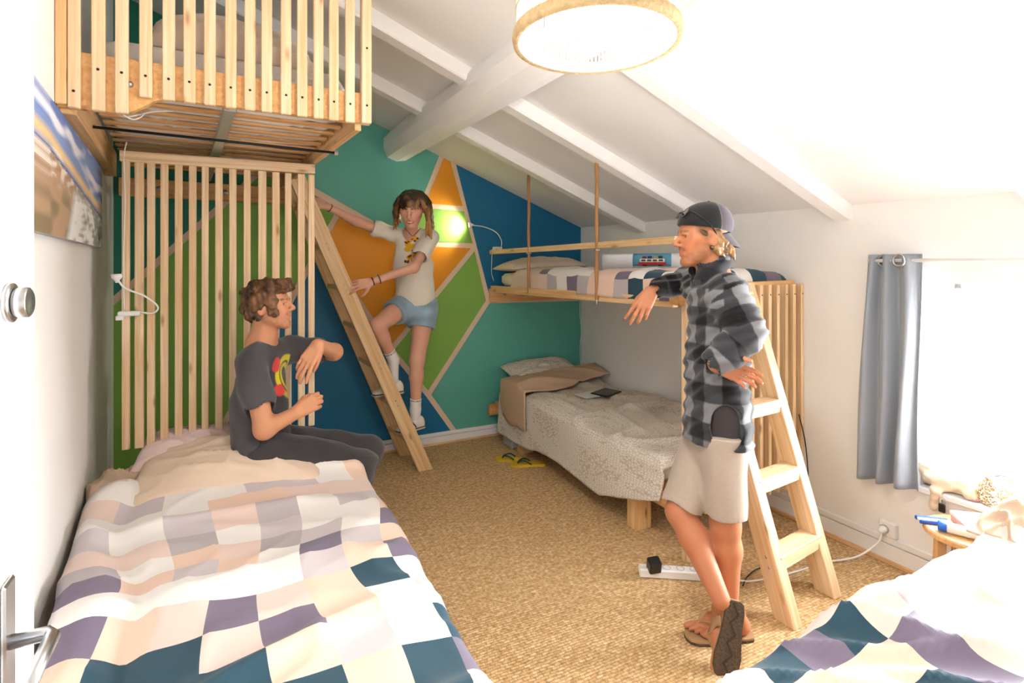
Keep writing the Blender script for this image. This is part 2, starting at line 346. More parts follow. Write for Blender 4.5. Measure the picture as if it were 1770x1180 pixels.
clt = plank('wall_cleat', (-.69, YB - .026, 1.957), (.37, YB - .026, 1.957), 0.04, 0.115, PINE, loft, side=(0, 1, 0), tint=(.95, .74, .52))
for x in (-.475, -.105):
    lathe('washer', [(0, .006), (.008, .006), (.009, .003), (.019, .003), (.02, 0), (.02, -.004)], 16, STEEL, clt, RotTo((x, YB - .047, 1.955), (0, -1, 0)))
lathe('washer', [(0, .006), (.006, .006), (.007, .003), (.011, .002), (.011, -.004)], 14, STEEL, loft, RotTo((-.338, FY - .0, 2.07), (0, -1, 0)))
tube('loose_cord', [(-.44, 2.35, 2.06), (-.40, 2.36, 2.02), (-.36, 2.38, 2.0), (-.33, 2.40, 2.03), (-.37, 2.44, 2.05), (-.42, 2.42, 2.03), (-.38, 2.39, 2.01), (-.30, 2.41, 2.045), (-.24, 2.43, 2.06)], 0.0028, WPLAST, loft, curve=5, sides=6)
# slatted screen hanging under the loft bed
scr = thing('slat_screen', (-.08, 3.01, 0.6), 'tall screen of upright pine slats under the loft bed', 'screen')
plank('top_rail', (-.504, 3.0, 1.966), (.348, 3.0, 1.976), 0.036, 0.05, PINE, scr, side=(0, 1, 0), tint=PALE)
us = [(-.497, -.466), (-.448, -.412), (-.4, -.368), (-.347, -.315), (-.289, -.257), (-.231, -.199), (-.177, -.147), (-.119, -.086), (-.058, -.025), (.007, .039), (.074, .112), (.139, .175), (.2, .232), (.263, .298), (.315, .347)]
for a, b_ in us: plank('slat', ((a + b_) / 2, 3.004, 0.6), ((a + b_) / 2, 3.004, 1.946), b_ - a, 0.022, PINE, scr, tint=PALE)
# ------------------------------------------------------------------ ladders
def ladder(name, label, rails, w, t, rungs, side, tint, rung_d, rt, group='pine ladders to the upper beds'):
    (a0, a1), (b0, b1) = rails
    base = (Vector(a0) + Vector(b0)) / 2
    T = thing(name, base, label, 'ladder', group)
    rl = []
    for p0, p1 in rails:
        d = (Vector(p1) - Vector(p0)).normalized()
        n = Vector(side).cross(d).normalized()
        L_ = (Vector(p1) - Vector(p0)).length
        # foot sawn level with the floor: sheared box
        V = []; h_ = Vector((0, 0, 1))
        for k, p in enumerate((Vector(p0), Vector(p1))):
            for sx, sn in ((-1, -1), (1, -1), (1, 1), (-1, 1)):
                q = p + Vector(side) * sx * t / 2 + n * sn * w / 2
                if k == 0: q = q - d * ((q.z - p.z) / d.z)
                V.append(frame(p0, p1, side).inverted() @ q)
        F = [(0, 3, 2, 1), (4, 5, 6, 7), (0, 1, 5, 4), (1, 2, 6, 5), (2, 3, 7, 6), (3, 0, 4, 7)]
        me = bpy.data.meshes.new('rail'); me.from_pydata(V, [], F)
        bm = bmesh.new(); bm.from_mesh(me); bmesh.ops.recalc_face_normals(bm, faces=bm.faces); bmesh.ops.bevel(bm, geom=bm.edges[:], offset=.003, segments=1, affect='EDGES'); bm.to_mesh(me); bm.free()
        rl.append(mesh_obj('rail', me, PINE, T, frame(p0, p1, side), tint))
    for z in rungs:
        pa = Vector(a0) + (Vector(a1) - Vector(a0)) * ((z - a0[2]) / (a1[2] - a0[2])); pb = Vector(b0) + (Vector(b1) - Vector(b0)) * ((z - b0[2]) / (b1[2] - b0[2]))
        plank('rung', pa, pb, rung_d, rt, PINE, T, side=(Vector(side).cross(Vector((0, 0, 1)))), tint=tint)
        d = (Vector(a1) - Vector(a0)).normalized()
        out = (Vector(a0) - Vector(b0)); out.z = 0; out.normalize()
        screws([pa + out * (t / 2 + .001) + d * k for k in (-.02, .02)], rl[0], STEEL, 0.006, out)
    return T
ladder('ladder', 'leaning pine ladder that the woman climbs to the loft bed',
       [((1.165, 3.63, 0), (.285, 3.63, 2.09)), ((1.125, 3.985, 0), (.275, 3.985, 2.09))], 0.098, 0.044, [.235, .505, .775, 1.045, 1.315, 1.585, 1.855], (0, 1, 0), (1, .93, .78), 0.095, 0.032)
ladder('ladder', 'short pine ladder leaning on the slatted end of the bunk',
       [((1.985, 1.395, 0), (1.985, 1.875, 1.36)), ((2.325, 1.44, 0), (2.325, 1.885, 1.36))], 0.09, 0.055, [.215, .495, .785, 1.075, 1.30], (1, 0, 0), PALE, 0.085, 0.06)
# ------------------------------------------------------------------ bunk on the right
bunk = thing('bunk_bed', (2.4, 3.0, 0), 'upper pine bunk hung by ropes along the white wall', 'bunk bed')
plank('side_rail', (1.945, 1.98, 1.274), (1.905, YB - .04, 1.262), 0.04, 0.055, PINE, bunk, tint=MID)
ec = plank('wall_cleat', (1.885, YB - .022, 1.205), (2.80, YB - .022, 1.205), 0.042, 0.115, PINE, bunk, side=(0, 1, 0), tint=(.95, .74, .52))
for x in (2.02, 2.40): lathe('washer', [(0, .006), (.006, .006), (.007, .003), (.014, .002), (.014, -.004)], 14, STEEL, ec, RotTo((x, YB - .044, 1.22), (0, -1, 0)))
plank('wall_cleat', (XR - .022, YB - .05, 1.205), (XR - .022, 1.97, 1.21), 0.042, 0.10, PINE, bunk, tint=(.95, .74, .52))
plank('end_board', (1.93, 1.965, 1.315), (2.835, 1.965, 1.33), 0.034, 0.09, PINE, bunk, side=(0, 1, 0), tint=ORANGE)
plank('corner_block', (1.90, 1.945, 1.3), (1.985, 1.945, 1.3), 0.07, 0.075, PINE, bunk, side=(0, 1, 0), tint=ORANGE)
plank('corner_post', (1.955, 1.912, 0), (1.955, 1.912, 1.345), 0.045, 0.034, PINE, bunk, tint=PALE)
for k in range(12):
    x = 2.823 - k * 0.0685
    s = plank('slat', (x, 1.92, 0.215), (x, 1.92, 1.355), 0.024, 0.055, PINE, bunk, tint=(1, .95, .85))
    screws([(x, 1.892, 1.30)], s, r=.004)
for i in range(16):
    y = 2.1 + i * 0.125
    plank('base_slat', (1.945, y, 1.268), (2.80, y, 1.268), 0.07, 0.014, PINE, bunk, side=(0, 1, 0), tint=MID)
plank('guard_rail', (1.905, YB - .005, 1.575), (1.925, 1.95, 1.585), 0.03, 0.038, PINE, bunk, tint=(1, .93, .76))
JUTE = plain('jute_rope', lin(176, 128, 84), 0.9, noise=.25, nscale=90)
for y, zt in ((3.43, zc(1.91, 3.43)), (2.585, zc(1.91, 2.585) - 0.075)):
    pts = []; rad = []; n = int((zt - 1.255) / 0.0055)
    for i in range(n + 1):
        z = 1.255 + (zt - 1.255) * i / n; pts.append((1.903 + .002 * math.sin(z * 19 + y), y, z)); rad.append(0.0105 + 0.0016 * (i % 2) + .001 * math.sin(z * 31))
    r_ = tube('rope_hanger', pts, rad, JUTE, bunk, sides=8)
    tube('hanger_bolt', [(1.903, y, 1.225), (1.903, y, 1.262)], 0.008, STEEL, r_)
    bx('rail_clip', (1.888, y - .013, 1.548), (1.918, y + .013, 1.556), STEEL, r_, bev=.001)
# ------------------------------------------------------------------ bed under the bunk: frame
lb = thing('bed_frame', (2.4, 3.1, 0), 'low bed frame of rough timber on block legs under the bunk', 'bed frame')
OLDW = (.90, .68, .42)
plank('side_beam', (1.955, 2.03, 0.258), (1.945, YB - .05, 0.258), 0.045, 0.095, PINE, lb, tint=OLDW)
plank('side_beam', (2.79, 2.03, 0.258), (2.79, YB - .05, 0.258), 0.045, 0.095, PINE, lb, tint=OLDW)
plank('head_beam', (1.865, YB - .045, 0.235), (2.80, YB - .045, 0.235), 0.04, 0.09, PINE, lb, side=(0, 1, 0), tint=OLDW)
plank('foot_beam', (1.94, 2.02, 0.258), (2.80, 2.02, 0.258), 0.04, 0.095, PINE, lb, side=(0, 1, 0), tint=OLDW)
for y, tt in ((2.29, (1, .86, .62)), (3.62, (1, .9, .7))):
    for x in (1.955, 2.78):
        plank('leg', (x, y, 0), (x, y, 0.212), 0.06, 0.085, PINE, lb, tint=tt); plank('leg', (x + (.052 if x < 2.3 else -.052), y - .012, 0), (x + (.052 if x < 2.3 else -.052), y - .012, 0.212), 0.042, 0.06, PINE, lb, tint=tt)
for i in range(13): plank('base_slat', (1.97, 2.12 + i * .15, .300), (2.78, 2.12 + i * .15, .300), .08, .015, PINE, lb, side=(0, 1, 0), tint=MID)
# ------------------------------------------------------------------ cloth
def vcol_mat(name, rough=0.8, weave=0.0, sheen=0.15, sss=0.0, wscale=500, spec=0.3, var=0.0):
    m, nt, b, N, L = nodes(name); b.inputs['Roughness'].default_value = rough; b.inputs['Specular IOR Level'].default_value = spec
    b.inputs['Sheen Weight'].default_value = sheen
    at = N('ShaderNodeAttribute'); at.attribute_name = 'Col'; out = at.outputs['Color']
    tc = N('ShaderNodeTexCoord')
    if var:
        nz = N('ShaderNodeTexNoise'); nz.inputs['Scale'].default_value = 90; nz.inputs['Detail'].default_value = 4; L(tc.outputs['Object'], nz.inputs['Vector'])
        mr = N('ShaderNodeMapRange'); mr.inputs['To Min'].default_value = 1 - var; mr.inputs['To Max'].default_value = 1 + var; L(nz.outputs['Fac'], mr.inputs['Value'])
        vm = N('ShaderNodeVectorMath'); vm.operation = 'SCALE'; L(out, vm.inputs[0]); L(mr.outputs[0], vm.inputs['Scale']); out = vm.outputs[0]
    L(out, b.inputs['Base Color'])
    if sss:
        b.inputs['Subsurface Weight'].default_value = sss; b.inputs['Subsurface Scale'].default_value = 0.01; b.inputs['Subsurface Radius'].default_value = (1, .35, .2)
    if weave:
        n2 = N('ShaderNodeTexNoise'); n2.inputs['Scale'].default_value = wscale; L(tc.outputs['Object'], n2.inputs['Vector'])
        bp = N('ShaderNodeBump'); bp.inputs['Strength'].default_value = weave; bp.inputs['Distance'].default_value = 0.003; L(n2.outputs['Fac'], bp.inputs['Height']); L(bp.outputs['Normal'], b.inputs['Normal'])
    return m
FAB = vcol_mat('cotton_print', 0.85, 0.15)
SKIN = vcol_mat('skin', 0.5, 0.05, 0.05, 0.12, 300, 0.4)
CLOTH = vcol_mat('garment_cloth', 0.88, 0.25, 0.25, 0, 700, 0.2, 0.08)
HAIR = vcol_mat('hair', 0.45, 0.3, 0.0, 0, 260, 0.5, 0.2)
SHOE = vcol_mat('footwear', 0.55, 0.1, 0.0, 0, 300, 0.4, 0.05)
class SinNoise:
    """smooth noise as a sum of sines in random directions"""
    def __init__(s, k, n=7, dim=2, seed=0, stretch=None):
        r = np.random.default_rng(seed); d = r.normal(size=(n, dim)); d /= np.linalg.norm(d, axis=1)[:, None]
        s.k = d * (k * r.uniform(.6, 1.5, (n, 1)))
        if stretch is not None: s.k = s.k * np.array(stretch)
        s.p = r.uniform(0, 6.28, n); s.n = n
    def __call__(s, *c):
        out = 0
        for k, p in zip(s.k, s.p): out = out + np.sin(sum(ki * ci for ki, ci in zip(k, c)) + p)
        return out / s.n ** .5
def ridge(n): return (1 - np.minimum(1, np.abs(n))) ** 2
def grid_obj(name, P, mat, parent=None, colf=None, base=None, thick=0.0, close=False):
    """P: (nu,nv,3) world points; colf: (nu-1,nv-1,3) colour of each quad"""
    nu, nv, _ = P.shape; base = Vector(base) if base is not None else Vector(P[0, 0].tolist())
    V = (P.reshape(-1, 3) - np.array(base)); idx = np.arange(nu * nv).reshape(nu, nv)
    Q = np.stack([idx[:-1, :-1], idx[1:, :-1], idx[1:, 1:], idx[:-1, 1:]], -1).reshape(-1, 4)
    me = bpy.data.meshes.new(name); me.from_pydata(V.tolist(), [], Q.tolist()); me.shade_smooth()
    if colf is not None:
        ca = me.color_attributes.new('Col', 'FLOAT_COLOR', 'CORNER'); c = np.ones((len(Q) * 4, 4)); c[:, :3] = np.repeat(colf.reshape(-1, 3), 4, 0); ca.data.foreach_set('color', c.ravel())
    o = mesh_obj(name, me, mat, parent, Matrix.Translation(base))
    if thick:
        md = o.modifiers.new('thickness', 'SOLIDIFY'); md.thickness = thick; md.offset = -1
    return o
CW, CPk, CPe, CL, CM_, CT, CC = [np.array(lin(*c)) for c in ((236, 231, 227), (228, 204, 194), (232, 202, 182), (202, 192, 195), (118, 108, 128), (38, 72, 88), (243, 232, 214))]
def edge_drop(s, W, r):
    """cloth coordinate along one axis -> (position, fall) over rounded mattress edges at 0 and W"""
    over = np.maximum(0, s - (W - r)) ; un = np.maximum(0, r - s)
    def f(o):
        a = np.minimum(o / r, PI / 2); h = np.maximum(0, o - r * PI / 2)
        return r * np.sin(a) + 0.06 * h, r * (1 - np.cos(a)) + h
    dx1, dz1 = f(over); dx0, dz0 = f(un)
    return np.where(s > W - r, W - r + dx1, np.where(s < r, r - dx0, s)), dz0 + dz1
def duvet(name, x0, x1, y0, y1, ztop, drops, cell, colour_fn, seed, amp=0.012, ramp=0.02, r=0.05, res=8, skew=0.0, warp=0.015, extra=None, mat=None, rk=9.0, hem=0.0, puff=0.03):
    dl, dr, df, db = drops; W, H = x1 - x0, y1 - y0
    nx = int(math.ceil((W + dl + dr) / cell)); ny = int(math.ceil((H + df + db) / cell))
    s = -dl + np.arange(nx * res + 1) * cell / res; t = -df + np.arange(ny * res + 1) * cell / res
    S, T = np.meshgrid(s, t, indexing='ij')
    n1 = SinNoise(6, 8, 2, seed); n2 = SinNoise(rk, 6, 2, seed + 1); n3 = SinNoise(26, 8, 2, seed + 2); w1 = SinNoise(7, 6, 2, seed + 3); w2 = SinNoise(7, 6, 2, seed + 4); n4 = SinNoise(16, 6, 2, seed + 5)
    S2 = S + warp * w1(S, T); T2 = T + warp * w2(S, T)
    X, fx = edge_drop(S2, W, r); Y, fy = edge_drop(T2, H, r)
    if hem: fx = fx * (1 + hem * n1(T * .8, T * .3))
    inside = np.clip(1 - (fx + fy) / 0.12, 0, 1)
    q = np.clip(np.sin(np.clip(S2 / W, 0, 1) * PI), 0, 1) ** .5 * np.clip(np.sin(np.clip(T2 / H, 0, 1) * PI), 0, 1) ** .3
    z = ztop - np.maximum(fx, fy) + puff * q * inside + amp * n1(S, T) * (.3 + .7 * inside) + ramp * (ridge(n2(S + .05 * w1(S * 2, T), T)) - .25) * (.25 + .75 * inside) + .35 * ramp * (ridge(n4(S, T)) - .25) * (.15 + .85 * inside) + amp * .16 * n3(S, T)
    X = X + .010 * n1(T * 1.3, S) * (1 - inside); z = np.maximum(z, 0.02)
    if extra is not None: X, Y, z = extra(S, T, X, Y, z)
    Yw = y0 + Y; Xw = x0 + X + skew * (Yw - y0) * np.clip(1 - X / W, 0, 1)
    P = np.stack([Xw, Yw, z], -1)
    C = np.zeros((nx * res, ny * res, 3))
    for i in range(nx):
        for j in range(ny): C[i * res:(i + 1) * res, j * res:(j + 1) * res] = colour_fn(i, j, x0 - dl + (i + .5) * cell, y0 - df + (j + .5) * cell)
    return grid_obj(name, P, mat or FAB, None, C, base=((x0 + x1) / 2, (y0 + y1) / 2, ztop - .1), thick=0.018)
def cells(dark, seed, w=(.44, .24, .16, .16), tol=0.075):
    r = random.Random(seed)
    def f(i, j, x, y):
        best = None
        for (dx_, dy_, cc) in dark:
            if abs(dx_ - x) < tol * .86 and abs(dy_ - y) < tol * .86: best = cc
        u = r.random()
        if best is not None: return best
        base = (i + j) % 2
        return CW if u < w[0] else CPk if u < w[0] + w[1] else CPe if u < w[0] + w[1] + w[2] else CL
    return f
def softbox(name, x0, x1, y0, y1, z0, z1, rgb, r=0.05, skew=0.0, seed=3, amp=0.004, mat=None):
    """mattress: rounded box"""
    n = 20; V = []; F = []; ring = []
    cs = []
    for k in range(40):
        a = 2 * PI * k / 40; e = 0.18
        cs.append((math.copysign(abs(math.cos(a)) ** e, math.cos(a)), math.copysign(abs(math.sin(a)) ** e, math.sin(a))))
    hx, hy, cx, cy = (x1 - x0) / 2, (y1 - y0) / 2, (x0 + x1) / 2, (y0 + y1) / 2
    prof = [(0.0, 0), (1 - r / hx, 0.0), (1 - .3 * r / hx, .08), (1, .3), (1, .7), (1 - .3 * r / hx, .92), (1 - r / hx, 1.0), (0.0, 1.0)]
    for i, (q, h) in enumerate(prof):
        for k, (a, b_) in enumerate(cs):
            y = cy + hy * b_ * q; V.append((cx + hx * a * q + skew * (y - y0), y, z0 + (z1 - z0) * h + amp * math.sin(k * 1.7 + i * 2)))
    m = len(cs)
    for i in range(len(prof) - 1):
        for k in range(m): F.append((i * m + k, i * m + (k + 1) % m, (i + 1) * m + (k + 1) % m, (i + 1) * m + k))
    return pyd(name, V, F, mat or plain(name + '_cloth', rgb, .85, noise=.04, nscale=9, bump=.2, bscale=300), base=(cx, cy, z0), smooth=True)
def pillow(name, c, a, b_, h, rgb, M3, seed=0, amp=.006, mat=None, n=44, sag=0.0, flange=0.0):
    u = np.linspace(-1, 1, n); U, Vv = np.meshgrid(u, u, indexing='ij')
    prof = np.clip((1 - np.abs(U) ** 2.6) * (1 - np.abs(Vv) ** 2.6), 0, 1) ** .45
    nz = SinNoise(5, 8, 2, seed); n2 = SinNoise(9, 7, 2, seed + 1)
    pinch = 1 - .10 * (1 - np.abs(Vv)) ** 1 * 0 - .07 * np.abs(Vv) ** 3 * 0
    X = a * U * (1 - .06 * (1 - Vv ** 2)); Y = b_ * Vv * (1 - .08 * (1 - U ** 2))
    wr = amp * nz(U * 1.4, Vv * 1.4) + amp * 1.6 * (ridge(n2(U, Vv)) - .2)
    top = np.stack([X, Y, h * prof + wr * prof - sag * (U ** 2)], -1); bot = np.stack([X, Y, -.45 * h * prof - sag * (U ** 2)], -1)
    R = np.array(M3.to_3x3()); T = np.array(c)
    P = np.concatenate([top, bot[:, ::-1]], 1) @ R.T + T
    o = grid_obj(name, P, mat or plain(name + '_case%d' % seed, rgb, .88, noise=.04, nscale=12, bump=.15, bscale=400), base=c)
    return o
def Rz(a): return Matrix.Rotation(a, 4, 'Z')
def Rx(a): return Matrix.Rotation(a, 4, 'X')
def Ry(a): return Matrix.Rotation(a, 4, 'Y')
BEIGE = lin(222, 200, 178); TAUPE = lin(205, 180, 156)
# ---- left bed
lbf = thing('bed_frame', (-.03, 2.05, 0), 'bed frame hidden under the checked duvet by the door wall', 'bed frame')
for y in (1.18, 3.02): plank('cross_beam', (-.46 - .098 * (y - 2), y, .22), (.47, y, .22), .05, .1, PINE, lbf, side=(0, 1, 0), tint=MID)
for x0_, x1_ in ((.47, .47), (-.38, -.57)): plank('side_beam', (x0_, 1.15, .22), (x1_, 3.05, .22), .04, .1, PINE, lbf, tint=MID)
for x, y in ((.44, 1.2), (.44, 2.98), (-.34, 1.2), (-.52, 2.98)): plank('leg', (x, y, 0), (x, y, .17), .06, .06, PINE, lbf, tint=MID)
tag(softbox('mattress', -.375, .51, 1.10, 3.10, .27, .455, lin(236, 233, 230), skew=-.05), 'white mattress of the bed against the door wall', 'mattress')
dk = [(-.296, 1.851, CM_), (.046, 1.658, CM_), (.172, 1.538, CM_), (.269, 1.835, CM_), (-.415, 1.75, CM_), (-.31, 1.60, CM_), (-.09, 2.088, CL * .8), (.152, 1.96, CL * .75), (.13, 2.233, CL * .85), (-.40, 1.98, CL * .8),
      (-.161, 1.53, CT), (-.035, 1.40, CT), (.194, 1.28, CT), (.407, 1.577, CT), (.511, 1.42, CT), (.418, 1.278, CT), (.55, 1.70, CM_), (.3, 1.40, CL), (.54, 2.0, CM_), (-.3, 1.3, CT), (.06, 1.2, CM_), (.46, 1.14, CT), (.56, 1.2, CM_), (-.45, 1.4, CT)]
def ex_left(S, T, X, Y, z):
    f = np.exp(-((S - .17 - .03 * np.sin(T * 4)) / .035) ** 2); z = z - .022 * f + .02 * np.exp(-((S - .08) / .05) ** 2)
    return X, Y, z + .03 * np.exp(-((T - 1.62) / .12) ** 2)
tag(duvet('duvet', -.412, .535, 1.06, 2.76, .485, (0.0, .30, .12, 0.0), .125, cells(dk, 5), 11, amp=.010, ramp=.030, extra=ex_left, skew=-.098, warp=.024), 'pastel checked duvet on the bed where the man sits', 'duvet')
tag(pillow('pillow', (-.22, 3.0, .545), .23, .17, .10, lin(238, 214, 212), Rz(-.12) @ Rx(.30), 21), 'pale pink pillow propped against the slat screen', 'pillow')
tag(pillow('pillow', (-.04, 2.745, .535), .40, .23, .095, BEIGE, Rz(-.06) @ Rx(.18), 22, amp=.012, sag=.03), 'wide beige pillow lying below the pink pillow', 'pillow')
def crumple(name, c, a, b_, h, rgb, seed, label, cat, rz=0, n=56):
    u = np.linspace(-1, 1, n); U, Vv = np.meshgrid(u, u, indexing='ij'); n1 = SinNoise(3.4, 7, 2, seed); n2 = SinNoise(6, 7, 2, seed + 1)
    pr = np.clip(1 - (U ** 2 + Vv ** 2) * .75, 0, 1) ** .6
    Z = h * pr * (.65 + .3 * n1(U, Vv)) + h * .55 * (ridge(n2(U, Vv)) - .2) * pr; X = a * U * (1 + .12 * n1(Vv, U)); Y = b_ * Vv * (1 + .12 * n2(Vv * .5, U * .5))
    P = np.stack([X, Y, np.maximum(Z, -.004)], -1) @ np.array(Rz(rz).to_3x3()).T + np.array(c)
    return tag(grid_obj(name, P, plain(name + '_fabric%d' % seed, rgb, .9, noise=.06, nscale=10, bump=.2, bscale=300), base=c, thick=.006), label, cat)
crumple('bunched_sheet', (-.455, 2.84, .475), .125, .20, .10, TAUPE, 31, 'bunched beige sheet in the corner against the left wall', 'sheet', .1)
# ---- loft bed bedding
tag(softbox('mattress', -.475, .41, 2.212, 4.06, 2.076, 2.25, lin(236, 232, 228), skew=-.09), 'white mattress lying in the high loft bed', 'mattress')
tag(pillow('pillow', (-.02, 2.43, 2.335), .30, .15, .11, lin(226, 208, 190), Rz(.05) @ Rx(.55), 23), 'wide beige pillow up in the loft bed', 'pillow')
tag(pillow('pillow', (.20, 2.66, 2.32), .18, .14, .09, lin(216, 182, 158), Rz(-.2) @ Rx(.3), 24), 'small peach pillow behind the beige one in the loft bed', 'pillow')
# ---- bunk bedding
tag(softbox('mattress', 1.935, 2.80, 2.0, 4.07, 1.288, 1.40, lin(238, 228, 208)), 'cream mattress of the rope hung bunk', 'mattress')
rb = random.Random(4)
def bunk_cells(i, j, x, y):
    u = rb.random()
    if y > 3.30: return np.array(lin(222, 200, 180))
    return CM_ if (i * 5 + j * 3) % 7 == 0 else CT if (y < 2.25 and (i + j) % 2 == 0) else CL * .85 if (i + 2 * j) % 6 == 0 else CPe if u < .42 else CPk if u < .62 else CW
tag(duvet('duvet', 1.915, 2.815, 1.985, 3.72, 1.425, (.13, 0.0, .05, 0.0), .125, bunk_cells, 41, amp=.005, ramp=.012, r=.055, warp=.01, puff=.02), 'checked duvet spread on the rope hung bunk', 'duvet')
tag(pillow('pillow', (2.25, 3.86, 1.455), .36, .20, .075, lin(222, 204, 186), Rz(.0) @ Ry(-.04), 25, sag=.01), 'flat beige pillow at the head of the bunk', 'pillow')
# rolled towel with a printed van panel
tw = thing('rolled_towel', (2.38, 2.83, 1.46), 'rolled white towel with a van print on the bunk', 'towel')
sp = []
for k in range(70):
    a = k / 69 * 2 * PI * 2.2; r_ = .052 - .0055 * a / (2 * PI) * 1.6; sp.append((r_ * math.cos(a + 2.2), r_ * math.sin(a + 2.2)))
ax = (Vector((2.62, 2.35, 0)) - Vector((2.12, 2.88, 0))).normalized(); T0 = Vector((2.16, 2.86, 1.488))
pts = np.array([[[(T0 + ax * (l * .62) + Vector((-ax.y, ax.x, 0)) * u + Vector((0, 0, v)))[i] for i in range(3)] for u, v in sp] for l in np.linspace(0, 1, 14)])
grid_obj('towel_roll', pts, plain('terry', lin(240, 242, 245), .95, bump=.5, bscale=220), tw, base=tuple(T0), thick=.006)
nrm = Vector((ax.y, -ax.x, 0)); nrm = nrm if nrm.dot(Vector((-1, -1, 0))) > 0 else -nrm
def on_roll(l, a, off=.0045): return T0 + ax * l + nrm * math.cos(a) * (.052 + off) + Vector((0, 0, 1)) * math.sin(a) * (.052 + off)
def roll_patch(name, l0, l1, a0, a1, rgb, off):
    P = np.array([[list(on_roll(l, a, off)) for a in np.linspace(a0, a1, 7)] for l in np.linspace(l0, l1, 6)])
    grid_obj(name, P, plain('print_%d_%d_%d' % rgb, lin(*rgb), .8), tw, base=tuple(P[0, 0]), thick=.001)
roll_patch('print_panel', .20, .44, -.55, .95, (92, 158, 190), .009)
roll_patch('van_body', .235, .41, -.42, -.12, (190, 52, 40), .0105); roll_patch('van_top', .245, .40, -.10, .25, (238, 230, 214), .0105)
for k in range(4): roll_patch('van_window', .255 + k * .036, .282 + k * .036, -.02, .17, (60, 84, 100), .012)
for l in (.262, .36): roll_patch('van_wheel', l, l + .028, -.52, -.36, (35, 32, 34), .0125)
for k, rgb in enumerate(((150, 40, 40), (60, 50, 90), (196, 150, 60), (40, 60, 70))): roll_patch('roof_load', .262 + k * .033, .288 + k * .033, .27, .5 + .05 * (k % 2), rgb, .0115)
# ---- lower bed bedding
def leafy():
    m, nt, b, N, L = nodes('leaf_line_cotton'); b.inputs['Roughness'].default_value = .88
    uv = N('ShaderNodeTexCoord'); mp = N('ShaderNodeMapping'); mp.inputs['Scale'].default_value = (1, .55, 1); L(uv.outputs['Object'], mp.inputs['Vector'])
    v = N('ShaderNodeTexVoronoi'); v.feature = 'DISTANCE_TO_EDGE'; v.inputs['Scale'].default_value = 75; v.inputs['Randomness'].default_value = .55; L(mp.outputs[0], v.inputs['Vector'])
    cr = N('ShaderNodeValToRGB'); e = cr.color_ramp.elements; e[0].position = .03; e[0].color = (*lin(198, 184, 168), 1); e[1].position = .12; e[1].color = (*lin(232, 226, 216), 1); L(v.outputs['Distance'], cr.inputs['Fac']); L(cr.outputs[0], b.inputs['Base Color']); return m
LEAF = leafy()
tag(softbox('mattress', 1.93, 2.80, 2.05, 4.08, .312, .44, lin(238, 236, 233)), 'white mattress of the low bed under the bunk', 'mattress')
def ex_low(S, T, X, Y, z):
    lift = np.clip((2.55 - (2.04 + T)) / .5, 0, 1); zz = np.where(z < .40, z + (.40 - z) * lift * .62, z)
    return X - .03 * np.clip((T - 1.3) / .5, 0, 1) * (S < .05), Y, zz
tag(duvet('duvet', 1.895, 2.815, 2.035, 3.86, .455, (.34, 0.0, .04, 0.0), .12, lambda i, j, x, y: CW, 51, amp=.012, ramp=.026, extra=ex_low, mat=LEAF, hem=.10, puff=.035), 'leaf patterned cream duvet on the low bed', 'duvet')
tag(pillow('pillow', (2.33, 3.93, .53), .34, .19, .10, lin(232, 226, 216), Rx(.28), 26, mat=LEAF), 'patterned cream pillow against the teal wall', 'pillow')
# brown blanket folded across the head of the low bed
nb, mb = 60, 40; Lb = np.linspace(0, 1, nb); Wb = np.linspace(0, 1, mb); LL, WW = np.meshgrid(Lb, Wb, indexing='ij'); nB = SinNoise(7, 7, 2, 61); nB2 = SinNoise(5, 6, 2, 62)
xs = 1.87 + .92 * np.clip((LL - .16) / .84, 0, 1); drop = np.clip((.16 - LL) / .16, 0, 1)
yy = 3.40 + .20 * LL + (.42 - .10 * LL) * WW + .02 * nB2(LL * 2, WW); zz = .520 + .045 * np.sin(WW * PI) * np.clip(LL * 3, 0, 1) + .05 * np.clip(LL, 0, 1) * WW + .012 * nB(LL * 1.2, WW) + .02 * (ridge(nB2(LL * 2, WW * 2)) - .2) - drop * .26 - .03 * drop ** 2
xs = xs - .015 * np.sin(drop * PI / 2) + .01 * nB(WW, LL) * drop
tag(grid_obj('blanket', np.stack([xs, yy, zz], -1), plain('brown_blanket', lin(206, 176, 148), .92, noise=.05, bump=.3, bscale=250), base=(2.3, 3.6, .5), thick=.012), 'light brown blanket folded over the low bed', 'blanket')
tab = thing('tablet', (2.42, 3.17, .507), 'black tablet computer lying on the cream duvet', 'tablet', rz=.35)
TM = WM[tab.name] @ Rx(.03) @ Ry(-.02)
mesh_obj('case', box_mesh(.205, .145, .009, .003).copy(), BLACKM, tab, TM); mesh_obj('screen', box_mesh(.18, .122, .001, 0).copy(), plain('dark_glass', lin(14, 15, 18), .12), tab, TM @ Matrix.Translation((0, 0, .009)))
pp = bpy.data.objects.new('paper_sheet', box_mesh(.20, .14, .003, .001).copy()); pp.data.materials.clear(); pp.data.materials.append(WPLAST)
link(pp, Matrix.Translation((2.29, 3.19, .505)) @ Rz(.1) @ Rx(.02)); tag(pp, 'white notebook beside the black tablet on the bed', 'notebook')
